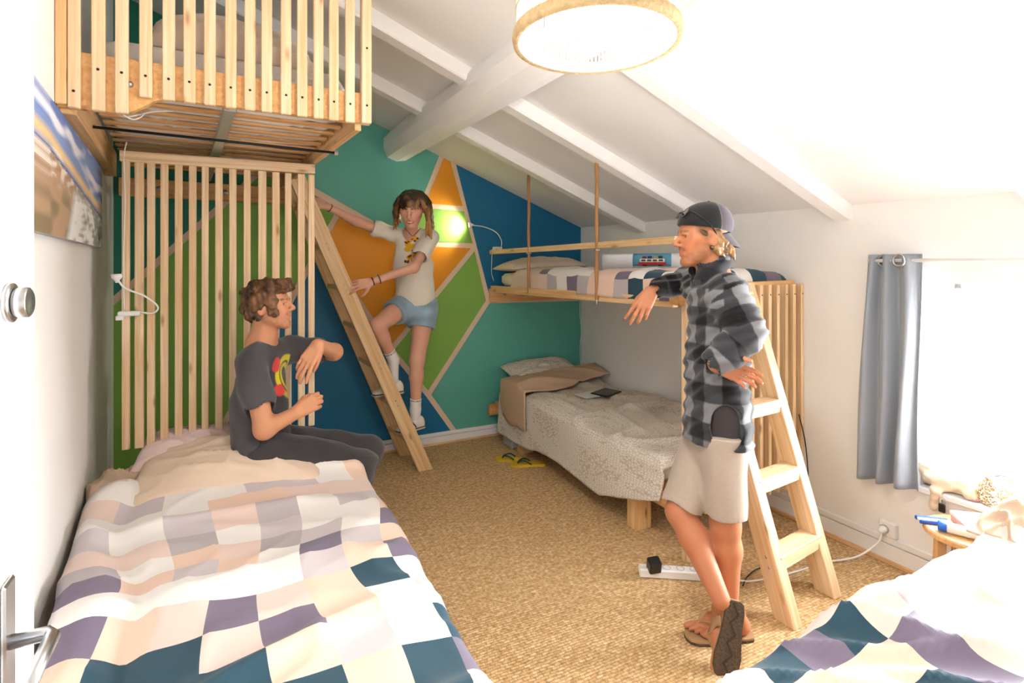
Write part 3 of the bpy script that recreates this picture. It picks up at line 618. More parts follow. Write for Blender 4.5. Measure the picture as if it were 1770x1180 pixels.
# ---- bed in front on the right
fb = thing('bed_frame', (1.95, .4, 0), 'bed frame hidden under the rumpled duvet by the window', 'bed frame')
for y in (-.02, .86): plank('side_beam', (1.06, y, .22), (2.79, y, .22), .04, .1, PINE, fb, side=(0, 1, 0), tint=MID)
for x in (1.06, 2.79): plank('end_beam', (x, -.0, .22), (x, .84, .22), .04, .1, PINE, fb, side=(1, 0, 0), tint=MID)
for x in (1.1, 2.75):
    for y in (.02, .82): plank('leg', (x, y, 0), (x, y, .17), .06, .06, PINE, fb, tint=MID)
tag(softbox('mattress', 1.03, 2.81, -.05, .89, .27, .44, lin(240, 234, 226)), 'white mattress of the bed by the window', 'mattress')
dk2 = [(1.36, .80, CT), (1.47, .83, CT), (1.12, .88, CT), (1.24, .82, CM_), (1.58, .72, CM_), (1.36, .70, CM_), (1.56, .60, CM_), (1.63, .88, CL * .75), (1.25, .70, CPk), (1.45, .55, CT), (1.2, .5, CM_)]
def ex_r(S, T, X, Y, z):
    x = 1.02 + S; y = -.06 + T
    b1 = .055 * np.exp(-((x - 1.62) / .13) ** 2 - ((y - .86) / .13) ** 2); b2 = .05 * np.exp(-((x - 2.55) / .22) ** 2 - ((y - .75) / .2) ** 2)
    fold = .020 * ridge(np.sin((x * .62 + y * 1.25) * 15 + 1.2 * np.sin(x * 5)))
    return X, Y, z + (b1 + b2) * (T > .2) + fold * np.clip(1.5 - abs(y - .6) * 1.6, 0, 1)
tag(duvet('duvet', 1.015, 2.815, -.06, .915, .470, (.16, 0, .05, .2), .125, cells(dk2, 9, (.20, .36, .20, .24), .062), 71, amp=.014, ramp=.022, extra=ex_r, rk=11), 'rumpled pastel checked duvet on the bed by the window', 'duvet')
crumple('bunched_sheet', (2.56, .86, .50), .22, .09, .075, TAUPE, 33, 'bunched beige sheet on the bed by the window', 'sheet', .1)
# ------------------------------------------------------------------ implicit surfaces -> meshes (surface nets)
class SDF:
    def __init__(s, lo, hi, h):
        s.lo = np.array(lo, float); s.h = h; s.n = np.maximum(4, np.ceil((np.array(hi) - s.lo) / h).astype(int) + 1); s.f = np.full(s.n, 0.5, np.float32)
    def sub(s, lo, hi):
        a = np.clip(np.floor((np.array(lo) - s.lo) / s.h).astype(int), 0, s.n); b = np.clip(np.ceil((np.array(hi) - s.lo) / s.h).astype(int) + 1, 0, s.n)
        if np.any(b <= a): return None, None
        sl = tuple(slice(i, j) for i, j in zip(a, b))
        ax = [(s.lo[k] + s.h * np.arange(a[k], b[k])).astype(np.float32) for k in range(3)]
        return sl, (ax[0][:, None, None], ax[1][None, :, None], ax[2][None, None, :])
    def comb(s, sl, d, k, op):
        f = s.f[sl]
        if op == 'add':
            if k <= 0: s.f[sl] = np.minimum(f, d); return
            t = np.clip(.5 + .5 * (d - f) / k, 0, 1); s.f[sl] = d * (1 - t) + f * t - k * t * (1 - t)
        else:
            d = -d
            if k <= 0: s.f[sl] = np.maximum(f, d); return
            t = np.clip(.5 - .5 * (d - f) / k, 0, 1); s.f[sl] = d * (1 - t) + f * t + k * t * (1 - t)
    def cone(s, a, b, r1, r2, k=.02, op='add', pad=0.03):
        a, b = np.array(a, float), np.array(b, float); m = max(r1, r2) + pad + k
        sl, g = s.sub(np.minimum(a, b) - m, np.maximum(a, b) + m)
        if sl is None: return s
        ab = b - a; L2 = max(float(ab @ ab), 1e-9)
        t = np.clip(sum((g[i] - a[i]) * ab[i] for i in range(3)) / L2, 0, 1)
        d = np.sqrt(sum((g[i] - a[i] - t * ab[i]) ** 2 for i in range(3))) - (r1 + (r2 - r1) * t)
        s.comb(sl, d.astype(np.float32), k, op); return s
    def econe(s, a, b, r1, r2, R, ratio, k=.02, op='add', pad=.03):
        # tapered capsule with an elliptical section: 'ratio' times wider along R's second axis
        a, b = np.array(a, float), np.array(b, float); m = max(r1, r2) * max(ratio, 1) + pad + k
        sl, g = s.sub(np.minimum(a, b) - m, np.maximum(a, b) + m)
        if sl is None: return s
        R = np.array(R); w = (1, 1 / ratio, 1); q = [sum((g[i] - a[i]) * R[i, j] for i in range(3)) * w[j] for j in range(3)]; ab = (R.T @ (b - a)) * np.array(w)
        t = np.clip(sum(q[j] * ab[j] for j in range(3)) / max(float(ab @ ab), 1e-9), 0, 1)
        d = np.sqrt(sum((q[j] - t * ab[j]) ** 2 for j in range(3))) - (r1 + (r2 - r1) * t)
        s.comb(sl, d.astype(np.float32), k, op); return s
    def merge(s, shp, k=.02):
        g = SDF(s.lo, s.lo, s.h); g.n = s.n; g.f = np.full(s.n, 0.5, np.float32)
        for n, a in shp.ops: getattr(g, n)(*a)
        s.comb(tuple(slice(0, i) for i in s.n), g.f, k, 'add'); return s
    def chain(s, pts, rs, k=.02, op='add', k0=None):
        for i in range(len(pts) - 1): s.cone(pts[i], pts[i + 1], rs[i], rs[i + 1], (k0 if (k0 is not None and i == 0) else k), op)
        return s
    def ell(s, c, r, R=None, k=.02, op='add', pad=.03):
        c = np.array(c, float); r = np.array(r, float); m = max(r) + pad + k
        sl, g = s.sub(c - m, c + m)
        if sl is None: return s
        R = np.eye(3) if R is None else np.array(R)
        q = [sum((g[i] - c[i]) * R[i, j] for i in range(3)) for j in range(3)]
        k0 = np.sqrt(sum((q[j] / r[j]) ** 2 for j in range(3))); k1 = np.sqrt(sum((q[j] / r[j] ** 2) ** 2 for j in range(3)))
        d = k0 * (k0 - 1) / np.maximum(k1, 1e-6)
        s.comb(sl, d.astype(np.float32), k, op); return s
    def box(s, c, hs, R=None, rad=.005, k=.01, op='add', pad=.03):
        c = np.array(c, float); hs = np.array(hs, float); m = np.linalg.norm(hs) + pad + k; sl, g = s.sub(c - m, c + m)
        if sl is None: return s
        R = np.eye(3) if R is None else np.array(R)
        q = [np.abs(sum((g[i] - c[i]) * R[i, j] for i in range(3))) - (hs[j] - rad) for j in range(3)]
        d = np.sqrt(sum(np.maximum(x, 0) ** 2 for x in q)) + np.minimum(np.maximum(np.maximum(q[0], q[1]), q[2]), 0) - rad
        s.comb(sl, d.astype(np.float32), k, op); return s
    def cut(s, p, n, k=0.0):
        """keep the side the normal points away from"""
        n = np.array(n, float); n /= np.linalg.norm(n); sl, g = s.sub(s.lo, s.lo + s.h * s.n)
        d = sum((g[i] - p[i]) * n[i] for i in range(3)); s.comb(sl, -d.astype(np.float32), k, 'sub'); return s
    def noise(s, amp, fn):
        sl, g = s.sub(s.lo, s.lo + s.h * s.n); s.f += (amp * fn(g[0], g[1], g[2])).astype(np.float32); return s
    def mesh(s):
        f = s.f; f[0] = f[-1] = 1; f[:, 0] = f[:, -1] = 1; f[:, :, 0] = f[:, :, -1] = 1
        neg = f < 0; n = np.array(f.shape) - 1
        cnt = np.zeros(n, np.uint8)
        offs = [(i, j, k) for i in (0, 1) for j in (0, 1) for k in (0, 1)]
        for i, j, k in offs: cnt += neg[i:i + n[0], j:j + n[1], k:k + n[2]]
        act = np.argwhere((cnt > 0) & (cnt < 8)); vid = np.full(n, -1, np.int32); vid[tuple(act.T)] = np.arange(len(act))
        cv = np.stack([f[act[:, 0] + i, act[:, 1] + j, act[:, 2] + k] for i, j, k in offs], 1)
        O = np.array(offs, float); acc = np.zeros((len(act), 3)); w = np.zeros(len(act))
        for a in range(8):
            for b in range(a + 1, 8):
                if np.abs(O[a] - O[b]).sum() != 1: continue
                fa, fb = cv[:, a], cv[:, b]; m = (fa < 0) != (fb < 0)
                t = np.where(m, fa / np.where(m, fa - fb, 1), 0); acc += np.where(m[:, None], O[a] + t[:, None] * (O[b] - O[a]), 0); w += m
        V = s.lo + s.h * (act + acc / w[:, None]); Q = []
        for ax in range(3):
            sl0 = [slice(None)] * 3; sl1 = [slice(None)] * 3; sl0[ax] = slice(0, -1); sl1[ax] = slice(1, None)
            A, B = neg[tuple(sl0)], neg[tuple(sl1)]; e = np.argwhere(A != B); fl = A[tuple(e.T)]
            u, v = (ax + 1) % 3, (ax + 2) % 3; ok = (e[:, u] > 0) & (e[:, v] > 0) & (e[:, u] < n[u]) & (e[:, v] < n[v]); e, fl = e[ok], fl[ok]
            def c(du, dv): q = e.copy(); q[:, u] += du; q[:, v] += dv; return vid[tuple(q.T)]
            q = np.stack([c(-1, -1), c(0, -1), c(0, 0), c(-1, 0)], 1); q[~fl] = q[~fl][:, ::-1]; Q.append(q)
        return V, np.concatenate(Q)
    def obj(s, name, mat, parent=None, colour=None, base=None, smooth=1):
        V, Q = s.mesh()
        for _ in range(smooth):     # light relaxing of the voxel steps
            acc = np.zeros_like(V); w = np.zeros(len(V))
            for a in range(4):
                i, j = Q[:, a], Q[:, (a + 1) % 4]
                for c in range(3): acc[:, c] += np.bincount(i, V[j, c], len(V)) + np.bincount(j, V[i, c], len(V))
                w += np.bincount(i, minlength=len(V)) + np.bincount(j, minlength=len(V))
            V = V * .5 + .5 * acc / np.maximum(w, 1)[:, None]
        base = Vector(base) if base is not None else Vector(V.mean(0).tolist())
        me = bpy.data.meshes.new(name); me.vertices.add(len(V)); me.vertices.foreach_set('co', (V - np.array(base)).ravel())
        me.loops.add(len(Q) * 4); me.loops.foreach_set('vertex_index', Q.ravel().astype(np.int32)); me.polygons.add(len(Q))
        me.polygons.foreach_set('loop_start', np.arange(0, len(Q) * 4, 4, dtype=np.int32)); me.update(calc_edges=True); me.shade_smooth()
        if colour is not None:
            c = np.ones((len(V), 4)); c[:, :3] = colour(V); ca = me.color_attributes.new('Col', 'FLOAT_COLOR', 'POINT'); ca.data.foreach_set('color', c.ravel())
        return mesh_obj(name, me, mat, parent, Matrix.Translation(base))
def flat(rgb):
    c = np.array(lin(*rgb)); return lambda V: np.tile(c, (len(V), 1))
def segdist(V, a, b):
    a, b = np.array(a, float), np.array(b, float); ab = b - a; t = np.clip(((V - a) @ ab) / max(ab @ ab, 1e-9), 0, 1); return np.linalg.norm(V - a - t[:, None] * ab, axis=1), t
def paint(C, V, a, b, r, rgb, soft=.004, op=1.0):
    d, _ = segdist(V, a, b); w = np.clip((r - d) / soft + .5, 0, 1)[:, None] * op; return C * (1 - w) + np.array(lin(*rgb)) * w
# ------------------------------------------------------------------ lamps
pl = thing('pendant_lamp', (.731, .996, 1.972), 'round wicker pendant lamp glowing below the white beam', 'pendant lamp')
PX, PY, PZ, PR = .731, .996, 1.972, .186
WICK = plain('wicker_band', lin(216, 186, 138), .8, noise=.35, nscale=60, bump=.6, bscale=120)
STICK = plain('pale_reed', lin(244, 236, 220), .7, noise=.08, nscale=30)
PM = Matrix.Translation((PX, PY, PZ))
lathe('rim_band', [(PR - .006, 0), (PR + .006, -.002), (PR + .009, .012), (PR + .006, .026), (PR - .006, .026), (PR - .008, .012), (PR - .006, 0)], 72, WICK, pl, PM)
lathe('top_rim', [(PR - .006, .29), (PR + .006, .29), (PR + .007, .312), (PR - .006, .312), (PR - .006, .29)], 72, WICK, pl, PM)
V = []; F = []
for k in range(120):
    a = 2 * PI * k / 120 + random.uniform(-.006, .006); a2 = a + random.uniform(-.012, .012); r1 = PR - .003
    v, f = tube_data([(PX + r1 * math.cos(a), PY + r1 * math.sin(a), PZ + .015), (PX + r1 * math.cos(a2), PY + r1 * math.sin(a2), PZ + .30)], random.uniform(.0015, .0026), 4)
    b0 = len(V); V += v; F += [tuple(b0 + i for i in q) for q in f]
tag(pyd('reed_sticks', V, F, STICK, pl, base=(PX, PY, PZ)), kind='stuff')
for zz in (.075, .15, .225): tube('binding_ring', [(PX + (PR - .001) * math.cos(2 * PI * k / 60), PY + (PR - .001) * math.sin(2 * PI * k / 60), PZ + zz + .003 * math.sin(k)) for k in range(60)], .0022, WICK, pl, sides=5, closed=True)
for k in range(3):
    a = 2 * PI * k / 3 + .4; tube('spider_arm', [(PX, PY, PZ + .29), (PX + PR * math.cos(a), PY + PR * math.sin(a), PZ + .3)], .002, WPLAST, pl, sides=6)
tube('cord', [(PX, PY, PZ + .22), (PX, PY, zc(PX, PY))], .004, WPLAST, pl)
lathe('bulb_holder', [(0, .0), (.02, 0), (.022, .06), (.012, .07), (0, .07)], 18, WPLAST, pl, Matrix.Translation((PX, PY, PZ + .21)))
BULB = plain('lit_bulb', (1, 1, 1), .4, emit=(1, .97, .91), es=6)
lathe('bulb', [(0, 0), (.035, .006), (.058, .028), (.066, .058), (.056, .09), (.025, .112), (.0, .114)], 24, BULB, pl, Matrix.Translation((PX, PY, PZ + .105)))
def point(name, loc, power, color, r=.04, parent=None):
    l = bpy.data.lights.new(name, 'POINT'); l.energy = power; l.color = color; l.shadow_soft_size = r; o = bpy.data.objects.new(name, l); link(o, Matrix.Translation(loc), parent); return o
point('pendant_glow', (PX, PY, PZ + .10), 22, (1, .96, .90), .06, pl)
# reading lamps clipped to the beds
def clip_lamp(name, label, base, neck, head_dir, clipM, lit):
    t = thing(name, base, label, 'reading lamp')
    c = mesh_obj('clip', box_mesh(.085, .03, .022, .005).copy(), WPLAST, t, clipM)
    mesh_obj('clip_jaw', box_mesh(.03, .026, .02, .003).copy(), WPLAST, t, clipM @ Matrix.Translation((-.035, 0, -.018)))
    tube('gooseneck', neck, .0042, WPLAST, t, curve=8)
    h = Vector(neck[-1]); d = Vector(head_dir).normalized()
    lathe('lamp_head', [(0, -.02), (.007, -.02), (.011, -.008), (.021, .004), (.023, .02), (.0205, .02), (.018, .006), (0, .004)], 20, WPLAST, t, RotTo(h, d))
    lathe('lens', [(0, .019), (.019, .016), (.019, .01)], 18, plain('lit_lens', (1, 1, 1), .3, emit=(1, .9, .66), es=60) if lit else plain('dull_lens', lin(210, 200, 180), .2), t, RotTo(h, d))
    return t
NK = [(1.985, 4.06, 1.625), (1.982, 4.06, 1.68), (1.93, 4.055, 1.745), (1.82, 4.045, 1.785), (1.69, 4.03, 1.797)]
t = clip_lamp('clip_lamp', 'lit white clip lamp on the bunk guard rail', (1.93, 4.06, 1.60), NK, (-1, .35, -.08), Matrix.Translation((1.945, 4.06, 1.6)), True)
tube('cable', [(1.90, 4.07, 1.6), (1.90, 4.075, 1.52), (1.905, 4.09, 1.40), (1.93, 4.1, 1.33)], .003, WPLAST, t, curve=6, sides=6)
sp_ = bpy.data.lights.new('reading_spot', 'SPOT'); sp_.energy = 5.5; sp_.color = (1, .9, .66); sp_.spot_size = 2.3; sp_.spot_blend = .7; sp_.shadow_soft_size = .018
so = bpy.data.objects.new('reading_spot', sp_); link(so, Matrix.Translation((1.665, 4.032, 1.795)) @ (-Vector((-1, .42, -.05))).to_track_quat('Z', 'Y').to_matrix().to_4x4())
NK2 = [(-.44, 2.975, 1.245), (-.375, 2.965, 1.235), (-.352, 2.955, 1.265), (-.40, 2.95, 1.315), (-.475, 2.945, 1.355), (-.505, 2.94, 1.40)]
t = clip_lamp('clip_lamp', 'unlit white clip lamp on the slat screen', (-.47, 2.98, 1.22), NK2, (-.05, .0, 1), Matrix.Translation((-.465, 2.975, 1.225)), False)
tube('cable', [(-.485, 2.982, 1.25), (-.488, 2.984, 1.5), (-.482, 2.984, 1.75), (-.487, 2.984, 1.95), (-.475, 2.975, 2.03)], .0025, WPLAST, t, curve=6, sides=6)
# ------------------------------------------------------------------ canvas print on the left wall
cp = thing('canvas_print', (xl(2.5), 2.5, 1.55), 'seaside canvas print hanging on the left wall', 'picture')
dirw = Vector((-0.098, 1, 0)).normalized(); nw = Vector((dirw.y, -dirw.x, 0)); y0p, y1p, z0p, z1p = 1.66, 3.20, 1.545, 1.935
Lp = (y1p - y0p) / dirw.y; o0 = Vector((xl(y0p), y0p, z0p)) + nw * .003
M4 = Matrix((( dirw.x, 0, nw.x, o0.x), (dirw.y, 0, nw.y, o0.y), (0, 1, 0, o0.z), (0, 0, 0, 1)))
M4 = Matrix(((dirw.x, 0, -nw.x, 0), (dirw.y, 0, -nw.y, 0), (0, 1, 0, 0), (0, 0, 0, 1)))
fr = []
for a, b_ in ((0, 0), (Lp, 0), (Lp, z1p - z0p), (0, z1p - z0p)): fr.append(o0 + dirw * a + Vector((0, 0, b_)))
V = fr + [p + nw * .022 for p in fr]
pyd('canvas_edge', V, [(0, 1, 2, 3), (0, 4, 5, 1), (1, 5, 6, 2), (2, 6, 7, 3), (3, 7, 4, 0)], plain('canvas_side', lin(176, 174, 176), .8), cp, base=fr[0])
nu, nv = 150, 60; p = np.linspace(0, 1, nu); q = np.linspace(0, 1, nv)
P = np.array([[list(fr[0] + nw * .0225 + dirw * (a * Lp) + Vector((0, 0, b_ * (z1p - z0p)))) for b_ in q] for a in p])
A_, B_ = np.meshgrid((p[:-1] + p[1:]) / 2, (q[:-1] + q[1:]) / 2, indexing='ij'); A_ = np.clip((A_ - .16) / .84, 0, 1)
n1 = SinNoise(9, 9, 2, 81); n2 = SinNoise(26, 9, 2, 82); n3 = SinNoise(70, 8, 2, 83)
def L3(*c): return np.array(lin(*c))
def mixw(C, rgb, w): return C * (1 - w[..., None]) + L3(*rgb) * w[..., None]
hz = .64 - .27 * A_
C = np.tile(L3(120, 150, 205), (*A_.shape, 1)); C = mixw(C, (72, 104, 176), np.clip(n1(A_ * .7, B_) * .8 + .2, 0, 1)); C = mixw(C, (238, 238, 244), np.clip(n1(A_ + 3, B_ * 2.4) * .9 + .4 * n2(A_, B_ * 2) - .1, 0, 1)); C = mixw(C, (112, 116, 150), np.clip(n2(A_ * .6 + 2, B_ * 1.6) - .7, 0, 1) * .8)
C = mixw(C, (250, 206, 120), np.clip(1 - np.abs(B_ - hz - .07) / .075, 0, 1)); C = mixw(C, (70, 88, 140), np.clip(1 - np.abs(B_ - hz + .01) / .035, 0, 1))
land = np.clip((hz - .015 - B_) * 60, 0, 1); sea = np.clip((A_ - .20 - .12 * np.sin(B_ * 2.6)) * 14, 0, 1)
C = mixw(C, (172, 138, 104), land); C = mixw(C, (226, 212, 198), land * np.clip(n3(A_, B_ * .7) * 1.2 + .15, 0, 1) * np.clip((B_ - .36) * 7, 0, 1)); C = mixw(C, (176, 104, 70), land * np.clip(n3(A_ + 5, B_) - .5, 0, 1) * .8 * np.clip((B_ - .3) * 6, 0, 1)); C = mixw(C, (92, 84, 48), land * np.clip(n2(A_ + 9, B_), 0, 1) * .7 * np.clip((.42 - B_) * 8, 0, 1))
C = mixw(C, (132, 140, 128), land * sea * np.clip((.52 - B_) * 12, 0, 1)); C = mixw(C, (244, 246, 244), land * sea * np.clip(1.5 - (A_ - .3) * 2.4 + .5 * n2(A_, B_) + .3 * n3(A_, B_), 0, 1) * np.clip((.47 - B_) * 12, 0, 1)); C = mixw(C, (150, 128, 92), land * sea * np.clip(n3(A_ * .5, B_) - .6, 0, 1) * .6); C = mixw(C, (58, 52, 50), np.clip(1 - np.hypot((A_ - .9) / .06, (B_ - .12) / .08), 0, 1))
grid_obj('printed_face', P, vcol_mat('canvas_ink', .6, .1), cp, C, base=fr[0])
# ------------------------------------------------------------------ curtain and rod
cu = thing('curtain', (2.76, 1.42, .40), 'grey blue curtain drawn aside by the window', 'curtain')
nu, nv = 90, 40; U, Vv = np.meshgrid(np.linspace(0, 1, nu), np.linspace(0, 1, nv), indexing='ij')
ph = U * 2 * PI * 3.1 + .5; ys = 1.292 + .235 * U + .045 * U * (1 - Vv) + .008 * np.sin(Vv * 5 + U * 6); xs = 2.765 + (.020 + .016 * (1 - Vv)) * np.sin(ph + .35 * np.sin(Vv * 2.2)) - .02 * (1 - Vv); zz = 1.512 - (1 - Vv) * (1.09 + .02 * U) + 0 * U
pn = grid_obj('curtain_panel', np.stack([xs, ys, zz], -1), plain('grey_satin', lin(142, 150, 160), .5, noise=.05, nscale=5, sheen=.3), cu, base=(2.76, 1.4, 1.0), thick=.003)
i0 = 4
tube('hem_band', [(float(a) - .001, float(b_), float(c)) for a, b_, c in zip(xs[:, i0], ys[:, i0], zz[:, i0])], .0016, plain('hem_thread', lin(120, 128, 138), .7), pn, sides=4)
for yy_, xx_ in ((1.362, 2.752), (1.44, 2.775)):
    R_ = .027; tube('eyelet', [(xx_ - .014 + .006 * math.cos(2 * PI * k / 28), yy_ + R_ * math.cos(2 * PI * k / 28), 1.482 + R_ * math.sin(2 * PI * k / 28)) for k in range(28)], .0055, STEEL, cu, closed=True)
rod = thing('curtain_rod', (2.765, .5, 1.482), 'white curtain rod above the window', 'curtain rod')
tube('pole', [(2.762, 1.51, 1.482), (2.762, -.3, 1.482)], .0085, WPLAST, rod, sides=12)
for y in (1.50, -.28): bx('bracket', (2.755, y - .008, 1.472), (XR, y + .008, 1.492), WPLAST, rod)
# ------------------------------------------------------------------ window sill and stool
st = thing('round_stool', (2.70, 1.075, 0), 'round wooden stool under the window sill', 'stool')
lathe('seat', [(0, .335), (.150, .335), (.158, .34), (.158, .356), (.152, .362), (0, .362)], 40, PINE, st, Matrix.Translation((2.67, 1.06, 0)), color=(.95, .78, .58), smooth=False)
for k in range(4):
    a = PI / 4 + k * PI / 2; c_, s_ = math.cos(a), math.sin(a)
    plank('leg', (2.67 + .118 * c_, 1.06 + .118 * s_, 0), (2.67 + .105 * c_, 1.06 + .105 * s_, .336), .035, .035, PINE, st, side=(c_, s_, 0), tint=(.95, .78, .58))
bk = thing('white_box', (2.70, 1.04, .362), 'flat white box with a salmon rim lying on the stool', 'box', rz=-.72)
BM = WM[bk.name]
mesh_obj('box_base', box_mesh(.25, .17, .030, .003).copy(), plain('salmon_card', lin(232, 190, 178), .7), bk, BM @ Matrix.Translation((.06, 0, 0))); mesh_obj('lid', box_mesh(.256, .176, .016, .003).copy(), GLOSSW, bk, BM @ Matrix.Translation((.06, 0, .03)))
tbm = thing('cream_tube', (2.60, 1.12, .362), 'blue and white squeeze tube lying on the stool', 'tube')
TA = Vector((2.565, 1.13, .384)); TD = Vector((.35, -.94, 0)).normalized()
lathe('cap', [(0, 0), (.018, 0), (.02, .004), (.02, .03), (0, .03)], 20, plain('blue_cap', lin(40, 110, 220), .35), tbm, RotTo(TA + TD * .0, TD))
lathe('tube_body', [(0, .03), (.02, .03), (.021, .06), (.019, .12), (.004, .15), (0, .15)], 20, WPLAST, tbm, RotTo(TA, TD))
pk = thing('blue_packet', (2.62, 1.17, .362), 'blue and white packet at the edge of the stool', 'packet', rz=-.75)
mesh_obj('wrapper', box_mesh(.12, .05, .018, .004).copy(), plain('blue_foil', lin(30, 84, 190), .35), pk, WM[pk.name]); mesh_obj('white_band', box_mesh(.122, .02, .0195, .002).copy(), WPLAST, pk, WM[pk.name] @ Matrix.Translation((0, -.012, 0)))
# beige canvas bag slumped on the sill
b = SDF((2.76, 1.06, .30), (3.10, 1.40, .62), .0045)
b.ell((2.92, 1.24, .475), (.105, .115, .055), k=.02); b.ell((2.90, 1.31, .50), (.07, .06, .05), k=.03); b.cone((2.86, 1.14, .455), (2.98, 1.20, .47), .028, .03, k=.02); b.chain([(2.84, 1.225, .46), (2.812, 1.245, .43), (2.805, 1.25, .36)], [.03, .022, .018], k=.02)
b.ell((2.925, 1.185, .545), (.075, .05, .032), k=.012, op='sub'); b.noise(.004, SinNoise(60, 8, 3, 91)); b.noise(.003, SinNoise(130, 8, 3, 92)); b.cut((0, 0, .428), (0, 0, -1)) if False else None
bag = thing('canvas_bag', (2.92, 1.24, .43), 'slumped beige canvas bag with open zip on the sill', 'bag')
b.obj('bag_body', plain('beige_canvas', lin(222, 200, 172), .9, noise=.08, nscale=40), bag)
tube('zip_edge', [(2.925 + .072 * math.cos(2 * PI * k / 30), 1.185 + .048 * math.sin(2 * PI * k / 30), .523 + .012 * math.cos(2 * PI * k / 30)) for k in range(30)], .004, plain('zip_tape', lin(236, 226, 210), .8), bag, closed=True, sides=6)
b2 = SDF((2.8, 1.1, .45), (3.05, 1.27, .56), .004); b2.ell((2.925, 1.185, .508), (.06, .036, .012)); b2.obj('dark_contents', plain('navy_lining', lin(58, 66, 92), .7), bag)
kf = thing('key_fob', (2.80, 1.215, .39), 'black key fob hanging from the canvas bag', 'key fob')
bx('fob', (2.784, 1.200, .352), (2.796, 1.226, .392), BLACKM, kf, bev=.004); tube('ring', [(2.792 + .002, 1.213 + .014 * math.cos(2 * PI * k / 20), .404 + .014 * math.sin(2 * PI * k / 20)) for k in range(20)], .0017, STEEL, kf, closed=True, sides=6)
# leopard wash bag
m, nt, pb, N, L = nodes('leopard_cloth'); pb.inputs['Roughness'].default_value = .6; tc = N('ShaderNodeTexCoord'); vv = N('ShaderNodeTexVoronoi'); vv.inputs['Scale'].default_value = 110; L(tc.outputs['Object'], vv.inputs['Vector']); cr = N('ShaderNodeValToRGB'); e = cr.color_ramp.elements
e[0].position = .22; e[0].color = (*lin(222, 178, 110), 1); e[1].position = .34; e[1].color = (*lin(120, 80, 40), 1); e2 = cr.color_ramp.elements.new(.46); e2.color = (*lin(120, 80, 40), 1); e3 = cr.color_ramp.elements.new(.54); e3.color = (*lin(246, 232, 206), 1); L(vv.outputs['Distance'], cr.inputs['Fac']); L(cr.outputs[0], pb.inputs['Base Color']); LEO = m
wb = thing('wash_bag', (2.90, 1.05, .426), 'leopard print wash bag standing on the sill', 'wash bag')
b = SDF((2.80, .93, .40), (3.02, 1.18, .62), .004); Rw = np.array(Rz(-.55).to_3x3())
b.box((2.905, 1.05, .470), (.068, .042, .045), Rw, .018); b.cone((2.905 - .05 * math.cos(.55), 1.05 + .05 * math.sin(.55), .535), (2.905 + .05 * math.cos(.55), 1.05 - .05 * math.sin(.55), .54), .013, .012, k=.05); b.noise(.0025, SinNoise(70, 8, 3, 93)); b.obj('bag_body', LEO, wb)
tube('zip', [(2.905 - .06 * math.cos(.55), 1.05 + .06 * math.sin(.55), .53), (2.905, 1.05, .556), (2.905 + .06 * math.cos(.55), 1.05 - .06 * math.sin(.55), .535)], .004, plain('zip_grey', lin(90, 88, 110), .5), wb, curve=5)
gb = thing('green_bottle', (2.87, .93, .426), 'clear green plastic bottle lying on the sill', 'bottle'); GRN = plain('green_plastic', lin(96, 190, 96), .25); GRN.node_tree.nodes['Principled BSDF'].inputs['Transmission Weight'].default_value = .5
lathe('bottle_body', [(0, 0), (.026, .002), (.03, .012), (.03, .05), (.027, .06), (.03, .07), (.03, .12), (.014, .15), (.012, .165), (0, .165)], 24, GRN, gb, RotTo((2.86, .985, .457), (.35, -1, 0))); lathe('bottle_cap', [(0, .165), (.014, .165), (.014, .182), (0, .182)], 16, WPLAST, gb, RotTo((2.86, .985, .457), (.35, -1, 0)))
sr = thing('scrunchie', (2.86, 1.125, .43), 'pink patterned hair tie in front of the bags', 'hair tie'); tube('ruched_band', [(2.862 + .018 * math.cos(2 * PI * k / 24), 1.128 + .018 * math.sin(2 * PI * k / 24), .436 + .003 * math.sin(k * 2.6)) for k in range(24)], [.008 + .003 * (k % 2) for k in range(24)], plain('pink_print', lin(206, 150, 150), .8, noise=.4, nscale=120), sr, closed=True)
# ------------------------------------------------------------------ socket, power strip, cables
sk = thing('wall_socket', (XR - .01, 1.45, .16), 'white wall socket above the baseboard', 'socket'); bx('plate', (XR - .026, 1.412, .128), (XR, 1.49, .20), WPLAST, sk, bev=.004); lathe('socket_well', [(.021, 0), (.021, .004), (.018, .0035), (.017, -.001), (0, -.001)], 22, plain('socket_grey', lin(200, 200, 198), .5), sk, RotTo((XR - .026, 1.462, .164), (-1, 0, 0)))
ps = thing('power_strip', (1.84, 1.86, 0), 'white multi socket power strip lying on the carpet', 'power strip')
A0_, A1_ = Vector((1.665, 1.93, 0)), Vector((1.985, 1.72, 0)); axs = (A1_ - A0_).normalized(); SM = Matrix.Translation((A0_ + A1_) / 2) @ Rz(math.atan2(axs.y, axs.x))
mesh_obj('strip_body', box_mesh((A1_ - A0_).length, .052, .042, .006).copy(), WPLAST, ps, SM)
for k in range(5):
    lathe('outlet', [(.019, .0), (.019, .002), (.016, .0015), (.0155, -.003), (0, -.003)], 20, bpy.data.materials['socket_grey'], ps, SM @ Matrix.Translation((-.125 + k * .062, 0, .0422)))
    for dx_ in (-.006, .006): lathe('pin_hole', [(0, .0), (.0022, 0), (.0022, -.002)], 8, BLACKM, ps, SM @ Matrix.Translation((-.125 + k * .062 + dx_, 0, .0405)))
cb = tube('power_cable', [(1.985, 1.72, .02), (2.06, 1.66, .006), (2.2, 1.62, .006), (2.36, 1.60, .006), (2.54, 1.585, .006), (2.68, 1.52, .03), (2.765, 1.47, .10), (2.79, 1.462, .155)], .0048, WPLAST, None, curve=8); tag(cb, 'white cable running from the power strip to the socket', 'cable')
